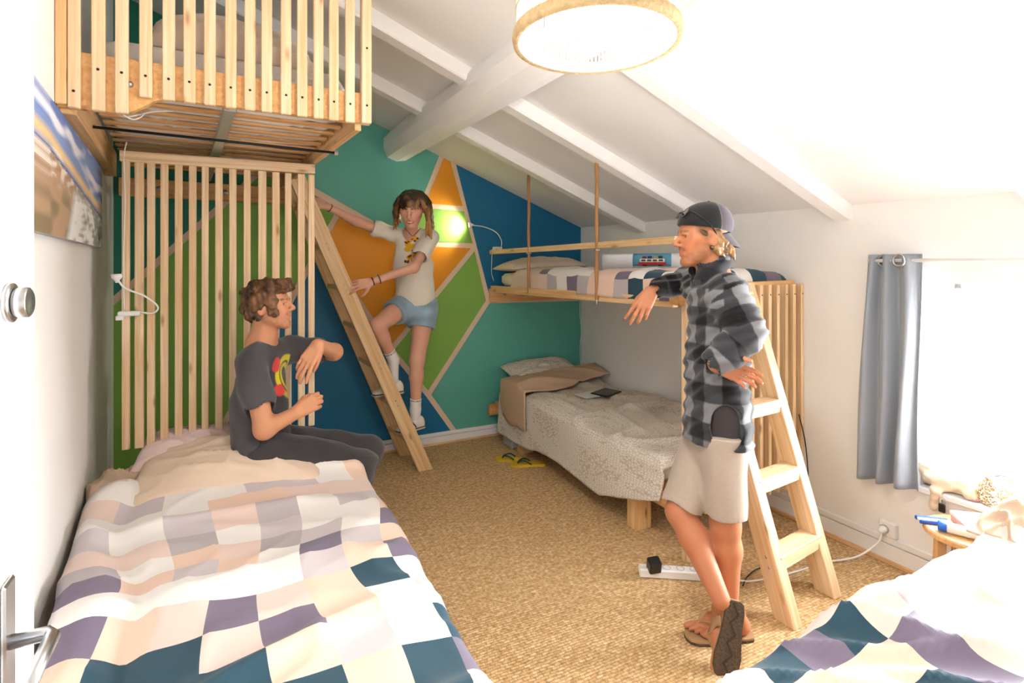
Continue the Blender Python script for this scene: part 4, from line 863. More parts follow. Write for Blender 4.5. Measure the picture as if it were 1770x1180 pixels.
pg = thing('wall_plug', (2.80, 1.462, .164), 'white plug pushed into the wall socket', 'plug'); lathe('plug_body', [(0, -.0), (.017, 0), (.018, .012), (.013, .03), (.006, .042), (0, .042)], 18, WPLAST, pg, RotTo((XR - .028, 1.462, .164), (-1, 0, -.15)))
adp = thing('charger', (1.70, 1.90, .042), 'black cube charger plugged into the power strip', 'charger'); mesh_obj('charger_body', box_mesh(.058, .05, .062, .006).copy(), BLACKM, adp, SM @ Matrix.Translation((-.125, -.012, .034)) @ Rx(.35) @ Rz(.25)); mesh_obj('charger_face', box_mesh(.04, .002, .03, 0).copy(), plain('dark_print', lin(60, 60, 64), .5), adp, SM @ Matrix.Translation((-.125, -.04, .05)) @ Rx(.35) @ Rz(.25))
bp_ = thing('black_plug', (1.93, 1.74, .042), 'small black plug at the far end of the power strip', 'plug'); mesh_obj('plug_body', box_mesh(.032, .036, .042, .008).copy(), BLACKM, bp_, SM @ Matrix.Translation((.123, -.006, .036)) @ Rx(.4)); tube('plug_lead', [(1.915, 1.70, .07), (1.90, 1.66, .05), (1.91, 1.63, .008), (1.94, 1.63, .006)], .003, BLACKM, bp_, curve=6, sides=6)
tag(tube('black_cable', [(2.80, 1.90, .62), (2.815, 1.87, .45), (2.80, 1.84, .2), (2.72, 1.78, .01), (2.5, 1.68, .006), (2.36, 1.66, .006), (2.22, 1.70, .006), (2.1, 1.68, .006), (2.02, 1.64, .006)], .003, BLACKM, None, curve=8, sides=6), 'thin black cable trailing behind the short ladder', 'cable')
tag(tube('hanging_lead', [(2.815, 4.085, 1.17), (2.812, 4.082, 1.0), (2.82, 4.07, .85), (2.812, 4.08, .7), (2.82, 4.08, .5)], .0032, WPLAST, None, curve=6, sides=6), 'white cable hanging down the room corner beside the low bed', 'cable')
# ------------------------------------------------------------------ flip flops and box by the low bed
YEL = plain('yellow_rubber', lin(214, 178, 40), .6); GRS = plain('dark_strap', lin(28, 60, 56), .5)
def flipflop(c, rz, label):
    t = thing('flip_flop', c, label, 'flip flop', rz=rz); M = WM[t.name]
    prof = [(-.125, .028), (-.115, .036), (-.06, .034), (0, .032), (.06, .043), (.10, .043), (.125, .028), (.132, .0)]
    poly = [(x, w) for x, w in prof] + [(x, -w) for x, w in reversed(prof[:-1])] + [(-.13, 0)]
    prism('sole', poly[::-1], .017, YEL, t, M)
    for s_ in (1, -1): tube('strap', [M @ Vector((.075, 0, .017)), M @ Vector((.06, .008 * s_, .036)), M @ Vector((.02, .032 * s_, .04)), M @ Vector((-.02, .036 * s_, .018))], [.004, .006, .007, .006] and .006, GRS, t, curve=5, sides=6)
flipflop((1.80, 3.50, 0), 2.5, 'yellow flip flop with dark straps nearer the mural wall'); flipflop((1.86, 3.365, 0), 2.75, 'yellow flip flop with dark straps on the open carpet, farther from the wall')
gx = thing('storage_box', (1.935, 3.80, 0), 'small grey plastic box pushed under the low bed', 'box'); GP = plain('grey_plastic', lin(186, 190, 194), .35)
bx('box_body', (1.90, 3.70, .004), (2.1, 3.86, .12), GP, gx, bev=.01); bx('box_lid', (1.895, 3.695, .12), (2.105, 3.865, .135), GP, gx, bev=.005); bx('latch', (1.888, 3.76, .095), (1.896, 3.80, .13), STEEL, gx)
# ------------------------------------------------------------------ people
class Sh:
    def __init__(s): s.ops = []; s.lo = np.full(3, 9.); s.hi = np.full(3, -9.)
    def grow(s, p, r): s.lo = np.minimum(s.lo, np.array(p) - r); s.hi = np.maximum(s.hi, np.array(p) + r)
    def cone(s, a, b, r1, r2, k=.02, op='add'):
        if op == 'add': s.grow(a, r1); s.grow(b, r2)
        s.ops.append(('cone', (a, b, r1, r2, k, op))); return s
    def chain(s, pts, rs, k=.02, op='add'):
        for i in range(len(pts) - 1): s.cone(pts[i], pts[i + 1], rs[i], rs[i + 1], k, op)
        return s
    def ell(s, c, r, R=None, k=.02, op='add'):
        if op == 'add': s.grow(c, max(r))
        s.ops.append(('ell', (c, r, R, k, op))); return s
    def econe(s, a, b, r1, r2, R, ratio, k=.02, op='add'):
        if op == 'add': s.grow(a, r1 * max(1, ratio)); s.grow(b, r2 * max(1, ratio))
        s.ops.append(('econe', (a, b, r1, r2, R, ratio, k, op))); return s
    def merge(s, o, k=.02):
        s.lo = np.minimum(s.lo, o.lo); s.hi = np.maximum(s.hi, o.hi); s.ops.append(('merge', (o, k))); return s
    def box(s, c, hs, R=None, rad=.005, k=.01, op='add'):
        if op == 'add': s.grow(c, float(np.linalg.norm(hs)))
        s.ops.append(('box', (c, hs, R, rad, k, op))); return s
    def cut(s, p, n, k=0.): s.ops.append(('cut', (p, n, k))); return s
    def noise(s, amp, fn): s.ops.append(('noise', (amp, fn))); return s
    def build(s, h, name, mat, parent, colour, smooth=1):
        g = SDF(s.lo - 4 * h - .01, s.hi + 4 * h + .01, h)
        for n, a in s.ops: getattr(g, n)(*a)
        return g.obj(name, mat, parent, colour, smooth=smooth)
def nv(v): v = np.array(v, float); return v / np.linalg.norm(v)
def axes(f, up=(0, 0, 1)):
    f = nv(f); l = nv(np.cross(up, f)); u = np.cross(f, l); return np.stack([f, l, u], 1)      # columns: forward, left, up
def LP(c, R, s): return lambda x, y, z: np.array(c) + R @ (np.array([x, y, z]) * s)
def head(sh, c, R, s=1.0, male=True):
    T = LP(c, R, s); e = lambda p, r, k=.02, op='add': sh.ell(T(*p), [q * s for q in r], R, k * s, op); cn = lambda a, b, r1, r2, k=.01, op='add': sh.cone(T(*a), T(*b), r1 * s, r2 * s, k * s, op)
    e((-.012, 0, .035), (.098, .076, .086)); e((.028, 0, -.028), (.060, .059, .082), .03)
    jw = .050 if male else .038
    for y in (1, -1):
        cn((.0, y * jw, -.045), (.058, y * .018, -.096), .024, .019, .025); cn((.052, y * .036, -.022), (.062, y * .03, -.035), .024, .02, .02); cn((.0, y * .062, .0), (.04, y * .052, .0), .02, .02, .02)
    e((.068, 0, -.098), (.020, .022, .017), .018); cn((.076, -.026, .024), (.076, .026, .024), .013 if male else .010, .013 if male else .010, .014)
    for y in (1, -1): e((.097, y * .031, .006), (.020, .018, .012), .010, 'sub')
    cn((.084, 0, .016), (.110, 0, -.020), .0075, .011, .010); e((.106, 0, -.024), (.011, .011, .009), .006)
    for y in (1, -1): e((.096, y * .012, -.028), (.011, .008, .008), .005); cn((.080, y * .042, .0155), (.088, y * .020, .0165), .0045, .0045, .004)
    cn((.082, -.020, -.058), (.087, 0, -.0545), .005, .0062, .006); cn((.082, .020, -.058), (.087, 0, -.0545), .005, .0062, .006); cn((.080, -.018, -.066), (.085, 0, -.068), .005, .0068, .006); cn((.080, .018, -.066), (.085, 0, -.068), .005, .0068, .006)
    for y in (1, -1):
        sh.ell(T(-.012, y * .083, -.004), [.021 * s, .010 * s, .033 * s], R @ np.array(Rz(y * -.35).to_3x3()) @ np.array(Ry(.2).to_3x3()), .006 * s); sh.ell(T(-.007, y * .095, -.001), [.011 * s, .008 * s, .019 * s], R, .004 * s, 'sub')
    return T
def face_paint(C, V, T, s, skin, brow, lip, male, stub=None):
    loc = None
    for y in (1, -1):
        C = paint(C, V, T(.088, y * .016, .027), T(.074, y * .046, .029), .0062 * s, brow, .004 * s, .85)
        C = paint(C, V, T(.088, y * .020, .0125), T(.080, y * .042, .011), .0026 * s, (60, 40, 34), .003 * s, .6)
        C = paint(C, V, T(.055, y * .045, -.025), T(.06, y * .04, -.03), .020 * s, tuple(min(255, int(a * b)) for a, b in zip(skin, (1.04, .86, .84))), .02 * s, .45)
    for z0, r in ((-.055, .0065), (-.067, .007)): C = paint(C, V, T(.083, -.018, z0 - .002), T(.093, 0, z0), r * s, lip, .004 * s, .75); C = paint(C, V, T(.083, .018, z0 - .002), T(.093, 0, z0), r * s, lip, .004 * s, .75)
    if stub:
        n = SinNoise(420, 8, 3, 5)(V[:, 0], V[:, 1], V[:, 2]) * .12
        W = np.zeros(len(V))
        for a, b, r in (((.0, .058, -.05), (.06, .03, -.098), .030), ((.0, -.058, -.05), (.06, -.03, -.098), .030), ((.085, -.03, -.047), (.085, .03, -.047), .009), ((.07, -.02, -.095), (.07, .02, -.095), .024)):
            d, _ = segdist(V, T(*a), T(*b)); W = np.maximum(W, np.clip((r * s - d) / (.014 * s) + .5, 0, 1))
        W = np.clip(W * (.42 + n), 0, .7)[:, None]; C = C * (1 - W) + np.array(lin(*stub)) * W
    return C
def eyes(parent, T, R, s, gaze, iris, lids=.3):
    for y in (1, -1):
        c = Vector(T(.0655, y * .031, .0055).tolist()); g = nv(R @ np.array(gaze)); M = RotTo(c, g); r = .0125 * s
        n = 14; prof = [(r * math.sin(PI * k / n), -r * math.cos(PI * k / n)) for k in range(n + 1)]
        o = lathe('eye', prof, 18, EYEM, parent, M)
        co = np.array([v.co for v in o.data.vertices]) / r; C = np.tile(np.array(lin(206, 196, 190)), (len(co), 1)); C[co[:, 2] > .80] = lin(*iris); C[co[:, 2] > .955] = lin(12, 10, 10)
        ca = o.data.color_attributes.new('Col', 'FLOAT_COLOR', 'POINT'); ca.data.foreach_set('color', np.concatenate([C, np.ones((len(C), 1))], 1).ravel())
EYEM = vcol_mat('eye_surface', .15, 0, 0, 0, 100, .6)
def hand(sh, w, fx, bz, thumb=1, s=1.0, curl=(.35, .4, .45, .5), spread=.08, tcurl=.3, k=.004, tout=.7):
    x = nv(fx); z = nv(np.array(bz) - x * np.dot(bz, x)); y = np.cross(z, x); R = np.stack([x, y * thumb, z], 1); T = LP(w, R, s)
    kn = [(.088, .030), (.093, .010), (.088, -.010), (.080, -.028)]; ln = [(.043, .026, .021), (.047, .030, .022), (.044, .028, .021), (.034, .021, .019)]
    for (kx, ky) in kn: sh.cone(T(.004, ky * .62, 0), T(kx, ky, .002), .0150 * s, .0112 * s, .010 * s)
    sh.cone(T(.01, .012, -.004), T(.05, .028, -.008), .014 * s, .014 * s, .010 * s)
    for i, ((kx, ky), L3_) in enumerate(zip(kn, ln)):
        p = np.array([kx, ky, .002]); a = 0.; yaw = spread * (1.5 - i); r = [.0098, .0090, .0084, .0074] if i < 3 else [.0086, .0079, .0073, .0064]
        for j, l in enumerate(L3_):
            a += curl[i] * (1.0 if j else .8); d = np.array([math.cos(a) * math.cos(yaw), math.cos(a) * math.sin(yaw), -math.sin(a)]); q = p + d * l; sh.cone(T(*p), T(*q), r[j] * s, r[j + 1] * s, k * s); p = q
    p = np.array([.022, .026, -.006]); yaw = tout
    for j, (l, r1, r2) in enumerate(((.040, .0135, .0108), (.030, .0108, .0098), (.024, .0096, .0078))):
        d = nv([math.cos(yaw), math.sin(yaw), -.25 - tcurl * j]); q = p + d * l; sh.cone(T(*p), T(*q), r1 * s, r2 * s, (.008 if j == 0 else k) * s); p = q; yaw -= tcurl
    return T
def foot(sh, c, R, side, s=1.0, toes=True):
    """c: point on the sole below the ankle; R columns forward,left,up; big toe on 'side' (+1 = left)"""
    T = LP(c, R, s); cn = lambda a, b, r1, r2, k=.02: sh.cone(T(*a), T(*b), r1 * s, r2 * s, k * s)
    cn((-.045, 0, .030), (-.02, 0, .085), .030, .032); cn((-.045, 0, .028), (.06, side * .012, .034), .028, .030); cn((-.02, 0, .085), (.07, side * .014, .045), .030, .024); cn((.05, -side * .02, .022), (.105, -side * .026, .015), .021, .015); cn((.05, side * .018, .028), (.12, side * .022, .018), .024, .018)
    if toes:
        for i, (ty, l, r) in enumerate(((.030, .055, .0115), (.011, .052, .0088), (-.005, .044, .0084), (-.019, .035, .008), (-.031, .025, .0075))):
            b = np.array([.108 - .008 * i, side * ty * .9, .014]); m = b + np.array([l * .6, side * ty * .12, .004]); e = b + np.array([l, side * ty * .15, -.003]); sh.cone(T(*b), T(*m), r * 1.05 * s, r * s, .006 * s); sh.cone(T(*m), T(*e), r * s, r * .95 * s, .003 * s)
    return T
def fold3(seed, k=18, st=(1, 1, .35)): n = SinNoise(k, 8, 3, seed, st); return lambda x, y, z: np.abs(n(x, y, z)) - .6
def trouser_leg(h_, k_, r1, r2, over=.0):
    d = nv(np.array(k_) - np.array(h_)); e = np.array(k_) + d * over; x = nv(np.cross(d, (0.3, 0.2, 1))); R = np.stack([d, x, np.cross(d, x)], 1)
    o = Sh(); o.cone(h_, e + d * .06, r1, r2, .0); o.box(e + d * .15, (.15, .25, .25), R, .003, .0, 'sub'); o.cone(e - d * .02, e + d * .1, r2 - .019, r2 - .012, .0, 'sub'); return o
def limb_fold(a, b, seed, n=7):
    """rings of creases round a sleeve or trouser leg"""
    a, b = np.array(a), np.array(b); d = nv(b - a); L_ = np.linalg.norm(b - a); w = SinNoise(22, 6, 3, seed)
    def f(x, y, z):
        t = ((x - a[0]) * d[0] + (y - a[1]) * d[1] + (z - a[2]) * d[2]); return np.sin(t / L_ * n * 6.28 + 1.6 * w(x, y, z))
    return f
def hair_shell(hr, T, R, s, seed, n, length, droop, root, rad=(.012, .004), k=.006, back=0., wave=.012, zmin=-.03, front_z=.075, jit=.3):
    """locks grown from the scalp ellipsoid"""
    r = np.random.default_rng(seed)
    for i in range(n):
        while True:
            d = nv(r.normal(size=3))
            p = np.array([-.012, 0, .035]) + d * np.array([.100, .079, .090])
            if p[2] < zmin: continue
            if p[0] > .035 and p[2] < front_z: continue
            break
        flow = nv(root(p) + r.normal(size=3) * jit * .4); q = p.copy(); pts = [T(*q)]; L_ = length * r.uniform(.7, 1.25); m = 4
        for j in range(m):
            t = (j + 1) / m; dd = nv(flow + np.array([0, 0, -droop * t]) + d * (.25 * (1 - t))); q = q + dd * L_ / m + r.normal(size=3) * wave * t
            v = (q - np.array([-.012, 0, .03])) / np.array([.103, .082, .092]); nn = np.linalg.norm(v)
            if nn < 1.03: q = np.array([-.012, 0, .03]) + v / nn * 1.03 * np.array([.103, .082, .092])
            pts.append(T(*q))
        hr.chain(pts, [((rad[0] * (1 - t) + rad[1] * t)) * s for t in np.linspace(0, 1, m + 1)], k * s)
def hair_colour(dark, light, seed, tipz=None):
    n = SinNoise(130, 9, 3, seed, (1, 1, .35)); n2 = SinNoise(40, 8, 3, seed + 1)
    def f(V):
        w = np.clip(.5 + .38 * n(*V.T) + .2 * n2(*V.T), 0, 1)
        if tipz is not None: w = np.clip(w * .75 + np.clip((tipz[0] - V[:, 2]) / tipz[1], -.45, .6), 0, 1)
        return np.array(lin(*dark)) * (1 - w[:, None]) + np.array(lin(*light)) * w[:, None]
    return f
def skin_base(V, rgb, seed):
    n = SinNoise(24, 8, 3, seed)(*V.T)[:, None]; return np.array(lin(*rgb)) * (1 + .05 * n * np.array([.5, 1, 1]))
def plane_marks(C, V, c, R, marks, depth=.16):
    """flat print on a garment: marks (right, up, half width, half height, rgb) seen along -forward"""
    q = (V - np.array(c)) @ R
    for x, y, a, b, rgb in marks:
        w = np.clip((1 - np.hypot((-q[:, 1] - x) / a, (q[:, 2] - y) / b)) * 4, 0, 1) * (q[:, 0] > -.02) * (q[:, 0] < depth); C = C * (1 - w[:, None]) + np.array(lin(*rgb)) * w[:, None]
    return C

# ================= man standing by the bunk
man = thing('person', (1.658, 1.464, 0.000), 'person in a checked shirt and backward cap leaning on the bunk', 'person')
SK = (190, 124, 88)
Hc = np.array((1.656, 1.544, 1.568)); Rh = axes((-.889, .430, -.02)); body = Sh(); T = head(body, Hc, Rh, .97, True)
NB, SL, SR_ = (1.706, 1.518, 1.380), (1.645, 1.403, 1.349), (1.769, 1.643, 1.343)
body.cone(T(-.03, 0, -.05), NB, .056, .064, .03); body.chain([NB, (1.706, 1.507, 1.222), (1.702, 1.509, 0.988), (1.698, 1.511, 0.813)], [.06, .075, .075, .08], .05)
EL, WL = (1.648, 1.323, 1.211), (1.546, 1.376, 1.098); ER, WR = (1.902, 1.856, 1.397), (1.680, 1.858, 1.340)
body.chain([SL, EL, WL], [.05, .038, .027], .03); body.chain([SR_, ER, WR], [.05, .038, .027], .03)
hand(body, WL, np.array((1.618, 1.339, 1.066)) - np.array(WL), (.457, .889, .25), -1, .97, (.45, .5, .55, .6), .04, .25, tout=.75)
hand(body, WR, np.array((1.601, 1.853, 1.245)) - np.array(WR), (-.55, -.75, .35), -1, 1.0, (.25, .35, .5, .6), .10, .2, tout=.35)
HL, KL, AL = (1.654, 1.433, 0.807), (1.686, 1.450, 0.445), (1.698, 1.443, 0.126); HR, KR, AR = (1.724, 1.576, 0.756), (1.573, 1.575, 0.465), (1.577, 1.376, 0.221)
for h_, k_, a_ in ((HL, KL, AL), (HR, KR, AR)):
    body.chain([h_, k_], [.060, .054], .03); m_ = np.array(k_) * .68 + np.array(a_) * .32; body.chain([k_, m_ + np.array([.008, .004, 0]), a_], [.052, .052, .034], .03)
Rf1 = axes((-.90, .43, 0)); F1 = np.array((1.702, 1.441, 0.018)); foot(body, F1, Rf1, -1, 1.0)
heel = np.array((1.606, 1.344, 0.197)); ball = np.array((1.537, 1.329, 0.006)); fw = nv(ball - heel); sole_n = nv(np.array([-.457, -.889, .0])); up2 = -(sole_n - fw * (sole_n @ fw)); up2 = nv(up2); Rf2 = np.stack([fw, np.cross(up2, fw), up2], 1); F2 = heel + fw * .055; foot(body, F2 + up2 * .006, Rf2, 1, .97)
def man_skin(V):
    C = skin_base(V, SK, 3); C = face_paint(C, V, T, .98, SK, (120, 84, 52), (186, 108, 90), True, (116, 78, 46))
    for y in (1, -1): C = paint(C, V, T(.026, y * .068, .034), T(.004, y * .073, .006), .017, (122, 86, 54), .016, .8)
    return C
body.build(.0042, 'body', SKIN, man, man_skin); eyes(man, T, Rh, .98, (1, 0, -.02), (90, 110, 120))
tube('earring', [T(-.010 + .008 * math.cos(2 * PI * k / 16), .086, -.041 + .008 * math.sin(2 * PI * k / 16)) for k in range(16)], .0017, DARKM, man, closed=True, sides=6)
# hair below the cap
hr = Sh(); hr.ell(T(-.058, 0, -.014), (.046, .068, .040), Rh, .01)
for y in (1, -1): hr.ell(T(-.036, y * .066, .016), (.024, .012, .020), Rh, .006)
r9 = np.random.default_rng(19)
for i in range(110):
    y = r9.uniform(-1, 1); x = -.015 - .085 * math.sqrt(max(0, 1 - y * y)) * r9.uniform(.25, 1); p = np.array([x, y * .074, r9.uniform(-.02, .012)]); pts = [T(*p)]
    for j in range(4): p = p + np.array([-.006 + r9.normal() * .006, r9.normal() * .006, -.019 * r9.uniform(.5, 1.2)]); pts.append(T(*p))
    hr.chain(pts, [.011, .012, .011, .009, .004], .003)
for y in (1, -1):
    for i in range(14): p0 = np.array([.030 - .0032 * i, y * (.066 + .0007 * i), .030 - .0012 * i]); hr.chain([T(*p0), T(p0[0] - .010, y * .078, p0[2] - .014), T(p0[0] - .020, y * .080, p0[2] - .024)], [.0065, .0055, .0025], .003)
hr.build(.0034, 'hair', HAIR, man, hair_colour((96, 68, 42), (170, 130, 84), 41))
# trucker cap worn backwards
cap = Sh(); cap.ell(T(-.014, 0, .052), (.108, .086, .082), Rh @ np.array(Ry(-.16).to_3x3()), .0); cap.ell(T(-.030, 0, .070), (.094, .082, .078), Rh, .03); cap.cut(T(.0, 0, .040), Rh @ np.array([.18, 0, -1.])); cap.ell(T(-.012, 0, .020), (.098, .077, .080), Rh, .0, 'sub')
def cap_col(V):
    q = (V - Hc) @ Rh / .98; w = np.clip((-.050 - q[:, 0]) / .004, 0, 1)[:, None]; C = np.array(lin(34, 36, 38)) * (1 - w) + np.array(lin(88, 82, 92)) * w
    m = (np.sin(q[:, 2] * 900) * np.sin(q[:, 1] * 900 + q[:, 0] * 900) > .3)[:, None] & (w < .5); C = np.where(m, C * 1.5, C)
    e_ = np.clip((.0025 - np.abs(q[:, 0] + .050)) / .002, 0, 1)[:, None]; C = C * (1 - e_) + np.array(lin(130, 128, 130)) * e_
    lg = np.clip((1 - np.hypot(q[:, 1] / .030, (q[:, 2] - .075) / .026)) * 5, 0, 1) * (q[:, 0] < -.085); return C * (1 - lg[:, None]) + np.array(lin(232, 224, 214)) * lg[:, None]
co = cap.build(.0036, 'cap', CLOTH, man, cap_col)
bl = []; nb_ = 17
P = np.zeros((nb_, 9, 3))
for i in range(nb_):
    a = -1.25 + 2.5 * i / (nb_ - 1)
    for j in range(9): t = j / 8; rr = 1 + .62 * t * math.cos(a) ** .8; P[i, j] = T(-.020 - .088 * math.cos(a) * rr, .078 * math.sin(a) * (1 + .02 * t), .026 - .055 * t * math.cos(a) - .016 * (math.sin(a) ** 2) - .012 * t * t)
C_ = np.tile(np.array(lin(84, 76, 82)), (nb_ - 1, 8, 1)); grid_obj('cap_bill', P, CLOTH, co, C_, thick=.004)
lathe('cap_button', [(0, .006), (.006, .004), (.008, 0), (.008, -.004)], 12, BLACKM, co, RotTo(T(-.035, 0, .150), Rh @ np.array([-.1, 0, 1.])))
sg = thing('sunglasses', tuple(T(.04, 0, .10)), 'dark sunglasses resting on the cap', 'sunglasses')
for y in (1, -1):
    tube('temple_arm', [T(.068, y * .066, .108), T(.045, y * .085, .092), T(.0, y * .093, .052), T(-.022, y * .089, .022), T(-.028, y * .086, .010)], .0027, BLACKM, sg, curve=6, sides=6)
    lens = [T(.076 - .012 * math.cos(k * PI / 9), y * (.036 + .026 * math.sin(k * PI / 9)), .104 + .017 * math.cos(k * PI / 9)) for k in range(18)]; n_ = Rh @ np.array([.8, 0, .5]); pyd('lens', [Vector(p.tolist()) for p in lens] + [Vector((p + n_ * .003).tolist()) for p in lens], [tuple(range(18)), tuple(reversed(range(18, 36)))] + [(i, 18 + i, 18 + (i + 1) % 18, (i + 1) % 18) for i in range(18)], bpy.data.materials['dark_glass'], sg, base=tuple(lens[0]))
tube('bridge', [T(.082, -.012, .106), T(.086, 0, .108), T(.082, .012, .106)], .003, BLACKM, sg, curve=4, sides=6)
# checked overshirt
shirt = Sh(); Bz = [NB, (1.708, 1.506, 1.257), (1.706, 1.507, 1.081), (1.704, 1.508, 0.918), (1.704, 1.508, 0.783)]
Rt = axes((-.889, .457, 0)); shirt.econe((1.710, 1.516, 1.333), (1.704, 1.508, 1.081), .098, .112, Rt, 1.42, .0); shirt.econe((1.704, 1.508, 1.081), (1.704, 1.508, 0.661), .112, .138, Rt, 1.36, .03); shirt.cone(SL, SR_, .066, .066, .04)
shirt.chain([SL, np.array(SL) * .5 + np.array(EL) * .5, EL, np.array(EL) * .35 + np.array(WL) * .65, WL], [.070, .066, .064, .054, .045], .03); shirt.chain([SR_, ER, np.array(ER) * .5 + np.array(WR) * .5, WR], [.070, .058, .052, .042], .03)
shirt.cone(T(-.052, .0, -.104), T(-.034, 0, -.140), .068, .080, .02)
shirt.noise(.007, fold3(51, 20, (1, 1, .8))); shirt.noise(.005, limb_fold(SL, EL, 52, 3)); shirt.noise(.003, SinNoise(46, 8, 3, 53))
dW = nv(np.array(WL) - np.array(EL)); shirt.cone(np.array(WL) - dW * .02, np.array(WL) + dW * .08, .036, .04, .0, 'sub'); dR = nv(np.array(WR) - np.array(ER)); shirt.cone(np.array(WR) + dR * .0, np.array(WR) + dR * .08, .04, .05, .0, 'sub')
shirt.cone(T(-.030, 0, -.05), T(-.022, 0, -.125), .060, .060, .0, 'sub'); shirt.ell(T(.040, 0, -.125), (.042, .030, .050), Rh, .0, 'sub')
shirt.cut((1.706, 1.507, 0.764), (0, 0, -1)); shirt.ell((1.604, 1.368, 0.849), (.058, .085, .088), Rt, .006, 'sub')
def plaid(V, C=None):
    dA1, tA1 = segdist(V, SL, EL); dA2, tA2 = segdist(V, EL, WL); dB1, tB1 = segdist(V, SR_, ER); dB2, tB2 = segdist(V, ER, WR); la = np.linalg.norm(np.array(EL) - np.array(SL)); lb_ = np.linalg.norm(np.array(ER) - np.array(SR_))
    q = (V - np.array((1.704, 1.508, 1.081))) @ Rt; a = np.arctan2(q[:, 1], q[:, 0]) * .15; b = V[:, 2].copy()
    near = np.minimum(dA1, dA2); far = np.minimum(dB1, dB2); tor = np.hypot(q[:, 0] / .128, q[:, 1] / .168); 
    mA = (near < .078) & ((tor > .98) | (q[:, 1] > .12)); mB = (far < .075) & (tor > 1.0) & ~mA
    sA = np.where(dA1 < dA2, tA1 * la, la + tA2 * np.linalg.norm(np.array(WL) - np.array(EL))); sB = np.where(dB1 < dB2, tB1 * lb_, lb_ + tB2 * np.linalg.norm(np.array(WR) - np.array(ER)))
    b = np.where(mA, sA, np.where(mB, sB, b)); a = np.where(mA | mB, (V[:, 0] * .889 - V[:, 1] * .457) * .8 + V[:, 2] * .3, a)
    ss = lambda t: np.clip(np.sin(t) * 14, -1, 1) * .5 + .5
    A, B = ss(a * PI / .066), ss(b * PI / .072); w = (A + B)[:, None] / 2; c0, c1, c2 = [np.array(lin(*c)) for c in ((13, 13, 17), (52, 53, 58), (116, 117, 121))]
    C = np.where(w < .5, c0 + (c1 - c0) * (w * 2), c1 + (c2 - c1) * (w * 2 - 1)); cuff = ((mB & (sB > lb_ + .17)))[:, None]; C = np.where(cuff, np.array(lin(18, 18, 22)), C); q2 = (V - Hc) @ Rh; col_ = ((q2[:, 2] < -.09) & (q2[:, 2] > -.165) & (np.hypot(q2[:, 0] + .03, q2[:, 1]) < .100))[:, None]
    return np.where(col_, np.array(lin(30, 31, 37)), C)
sho = shirt.build(.0046, 'shirt', CLOTH, man, plaid)
tee = Sh(); tee.econe((1.706, 1.507, 1.035), (1.704, 1.502, 0.710), .106, .112, Rt, 1.36, .0); tee.cut((1.706, 1.507, 0.797), (0, 0, -1)); tee.build(.006, 'undershirt', CLOTH, man, flat((58, 52, 54)))
sh_ = Sh(); sh_.econe((1.702, 1.503, 0.814), (1.698, 1.500, 0.723), .104, .108, Rt, 1.30, .0); 
sh_.merge(trouser_leg(HL, KL, .086, .078, -.045), .02); sh_.merge(trouser_leg(HR, KR, .086, .078, -.02), .02); sh_.cut((1.698, 1.500, 0.807), (0, 0, 1)); sh_.noise(.006, fold3(54, 22, (1, 1, .5))); sh_.noise(.003, SinNoise(50, 8, 3, 55))
def shorts_col(V): return np.tile(np.array(lin(176, 162, 148)), (len(V), 1))
sh_.build(.0048, 'shorts', CLOTH, man, shorts_col)
def sandal(c, R, side, s=1.0):
    M = Matrix(((R[0, 0], R[0, 1], R[0, 2], c[0]), (R[1, 0], R[1, 1], R[1, 2], c[1]), (R[2, 0], R[2, 1], R[2, 2], c[2]), (0, 0, 0, 1)))
    prof = [(-.088, .018), (-.080, .030), (-.05, .037), (.0, .037), (.05, .042), (.10, .050), (.14, .048), (.168, .034), (.178, .012)]
    poly = [(x * s, (w - .006 * side * 0) * s) for x, w in prof] + [(x * s, -w * s) for x, w in reversed(prof)]
    b_ = prism('sandal_sole', poly[::-1], .012, plain('dark_rubber', lin(84, 68, 54), .8, noise=.2, nscale=60, bump=.8, bscale=90), man, M @ Matrix.Translation((0, 0, -.019)))
    prism('footbed', poly[::-1], .007, plain('tan_leather', lin(176, 138, 98), .7, noise=.1), b_, M @ Matrix.Translation((0, 0, -.007)))
    for k in range(7):     # tread grooves
        M2 = M @ Matrix.Translation((-.06 + .033 * k, 0, -.0205)) @ Rz(.7 if k % 2 else -.6); mesh_obj('tread_bar', box_mesh(.045, .006, .003, 0).copy(), plain('tread', lin(60, 48, 38), .9) if 'tread' not in bpy.data.materials else bpy.data.materials['tread'], b_, M2)
    for y in (1, -1):
        pts = [M @ Vector((.118 * s, side * .016, .006)), M @ Vector((.105 * s, side * .016 + y * .006, .036)), M @ Vector((.06 * s, y * .034 + side * .006, .054)), M @ Vector((.012 * s, y * .041, .026)), M @ Vector((-.005 * s, y * .038, -.004))]
        cr_ = catmull(pts, 6); V = []; F = []; fwd = M.to_3x3() @ Vector((1, 0, 0))
        for i, p in enumerate(cr_): 
            w_ = .005 + .011 * min(1, i / 8); dr = (cr_[min(i + 1, len(cr_) - 1)] - cr_[max(i - 1, 0)]).normalized(); sd = (fwd - dr * fwd.dot(dr)).normalized(); V += [p - sd * w_, p + sd * w_]
        F = [(2 * i, 2 * i + 1, 2 * i + 3, 2 * i + 2) for i in range(len(cr_) - 1)]; o = pyd('sandal_strap', V, F, bpy.data.materials['tan_leather'], b_, base=tuple(cr_[0]), smooth=True); md = o.modifiers.new('thickness', 'SOLIDIFY'); md.thickness = .0035; md.offset = 1
sandal(F1, Rf1, -1); sandal(F2 + up2 * .004, Rf2, 1, .97)

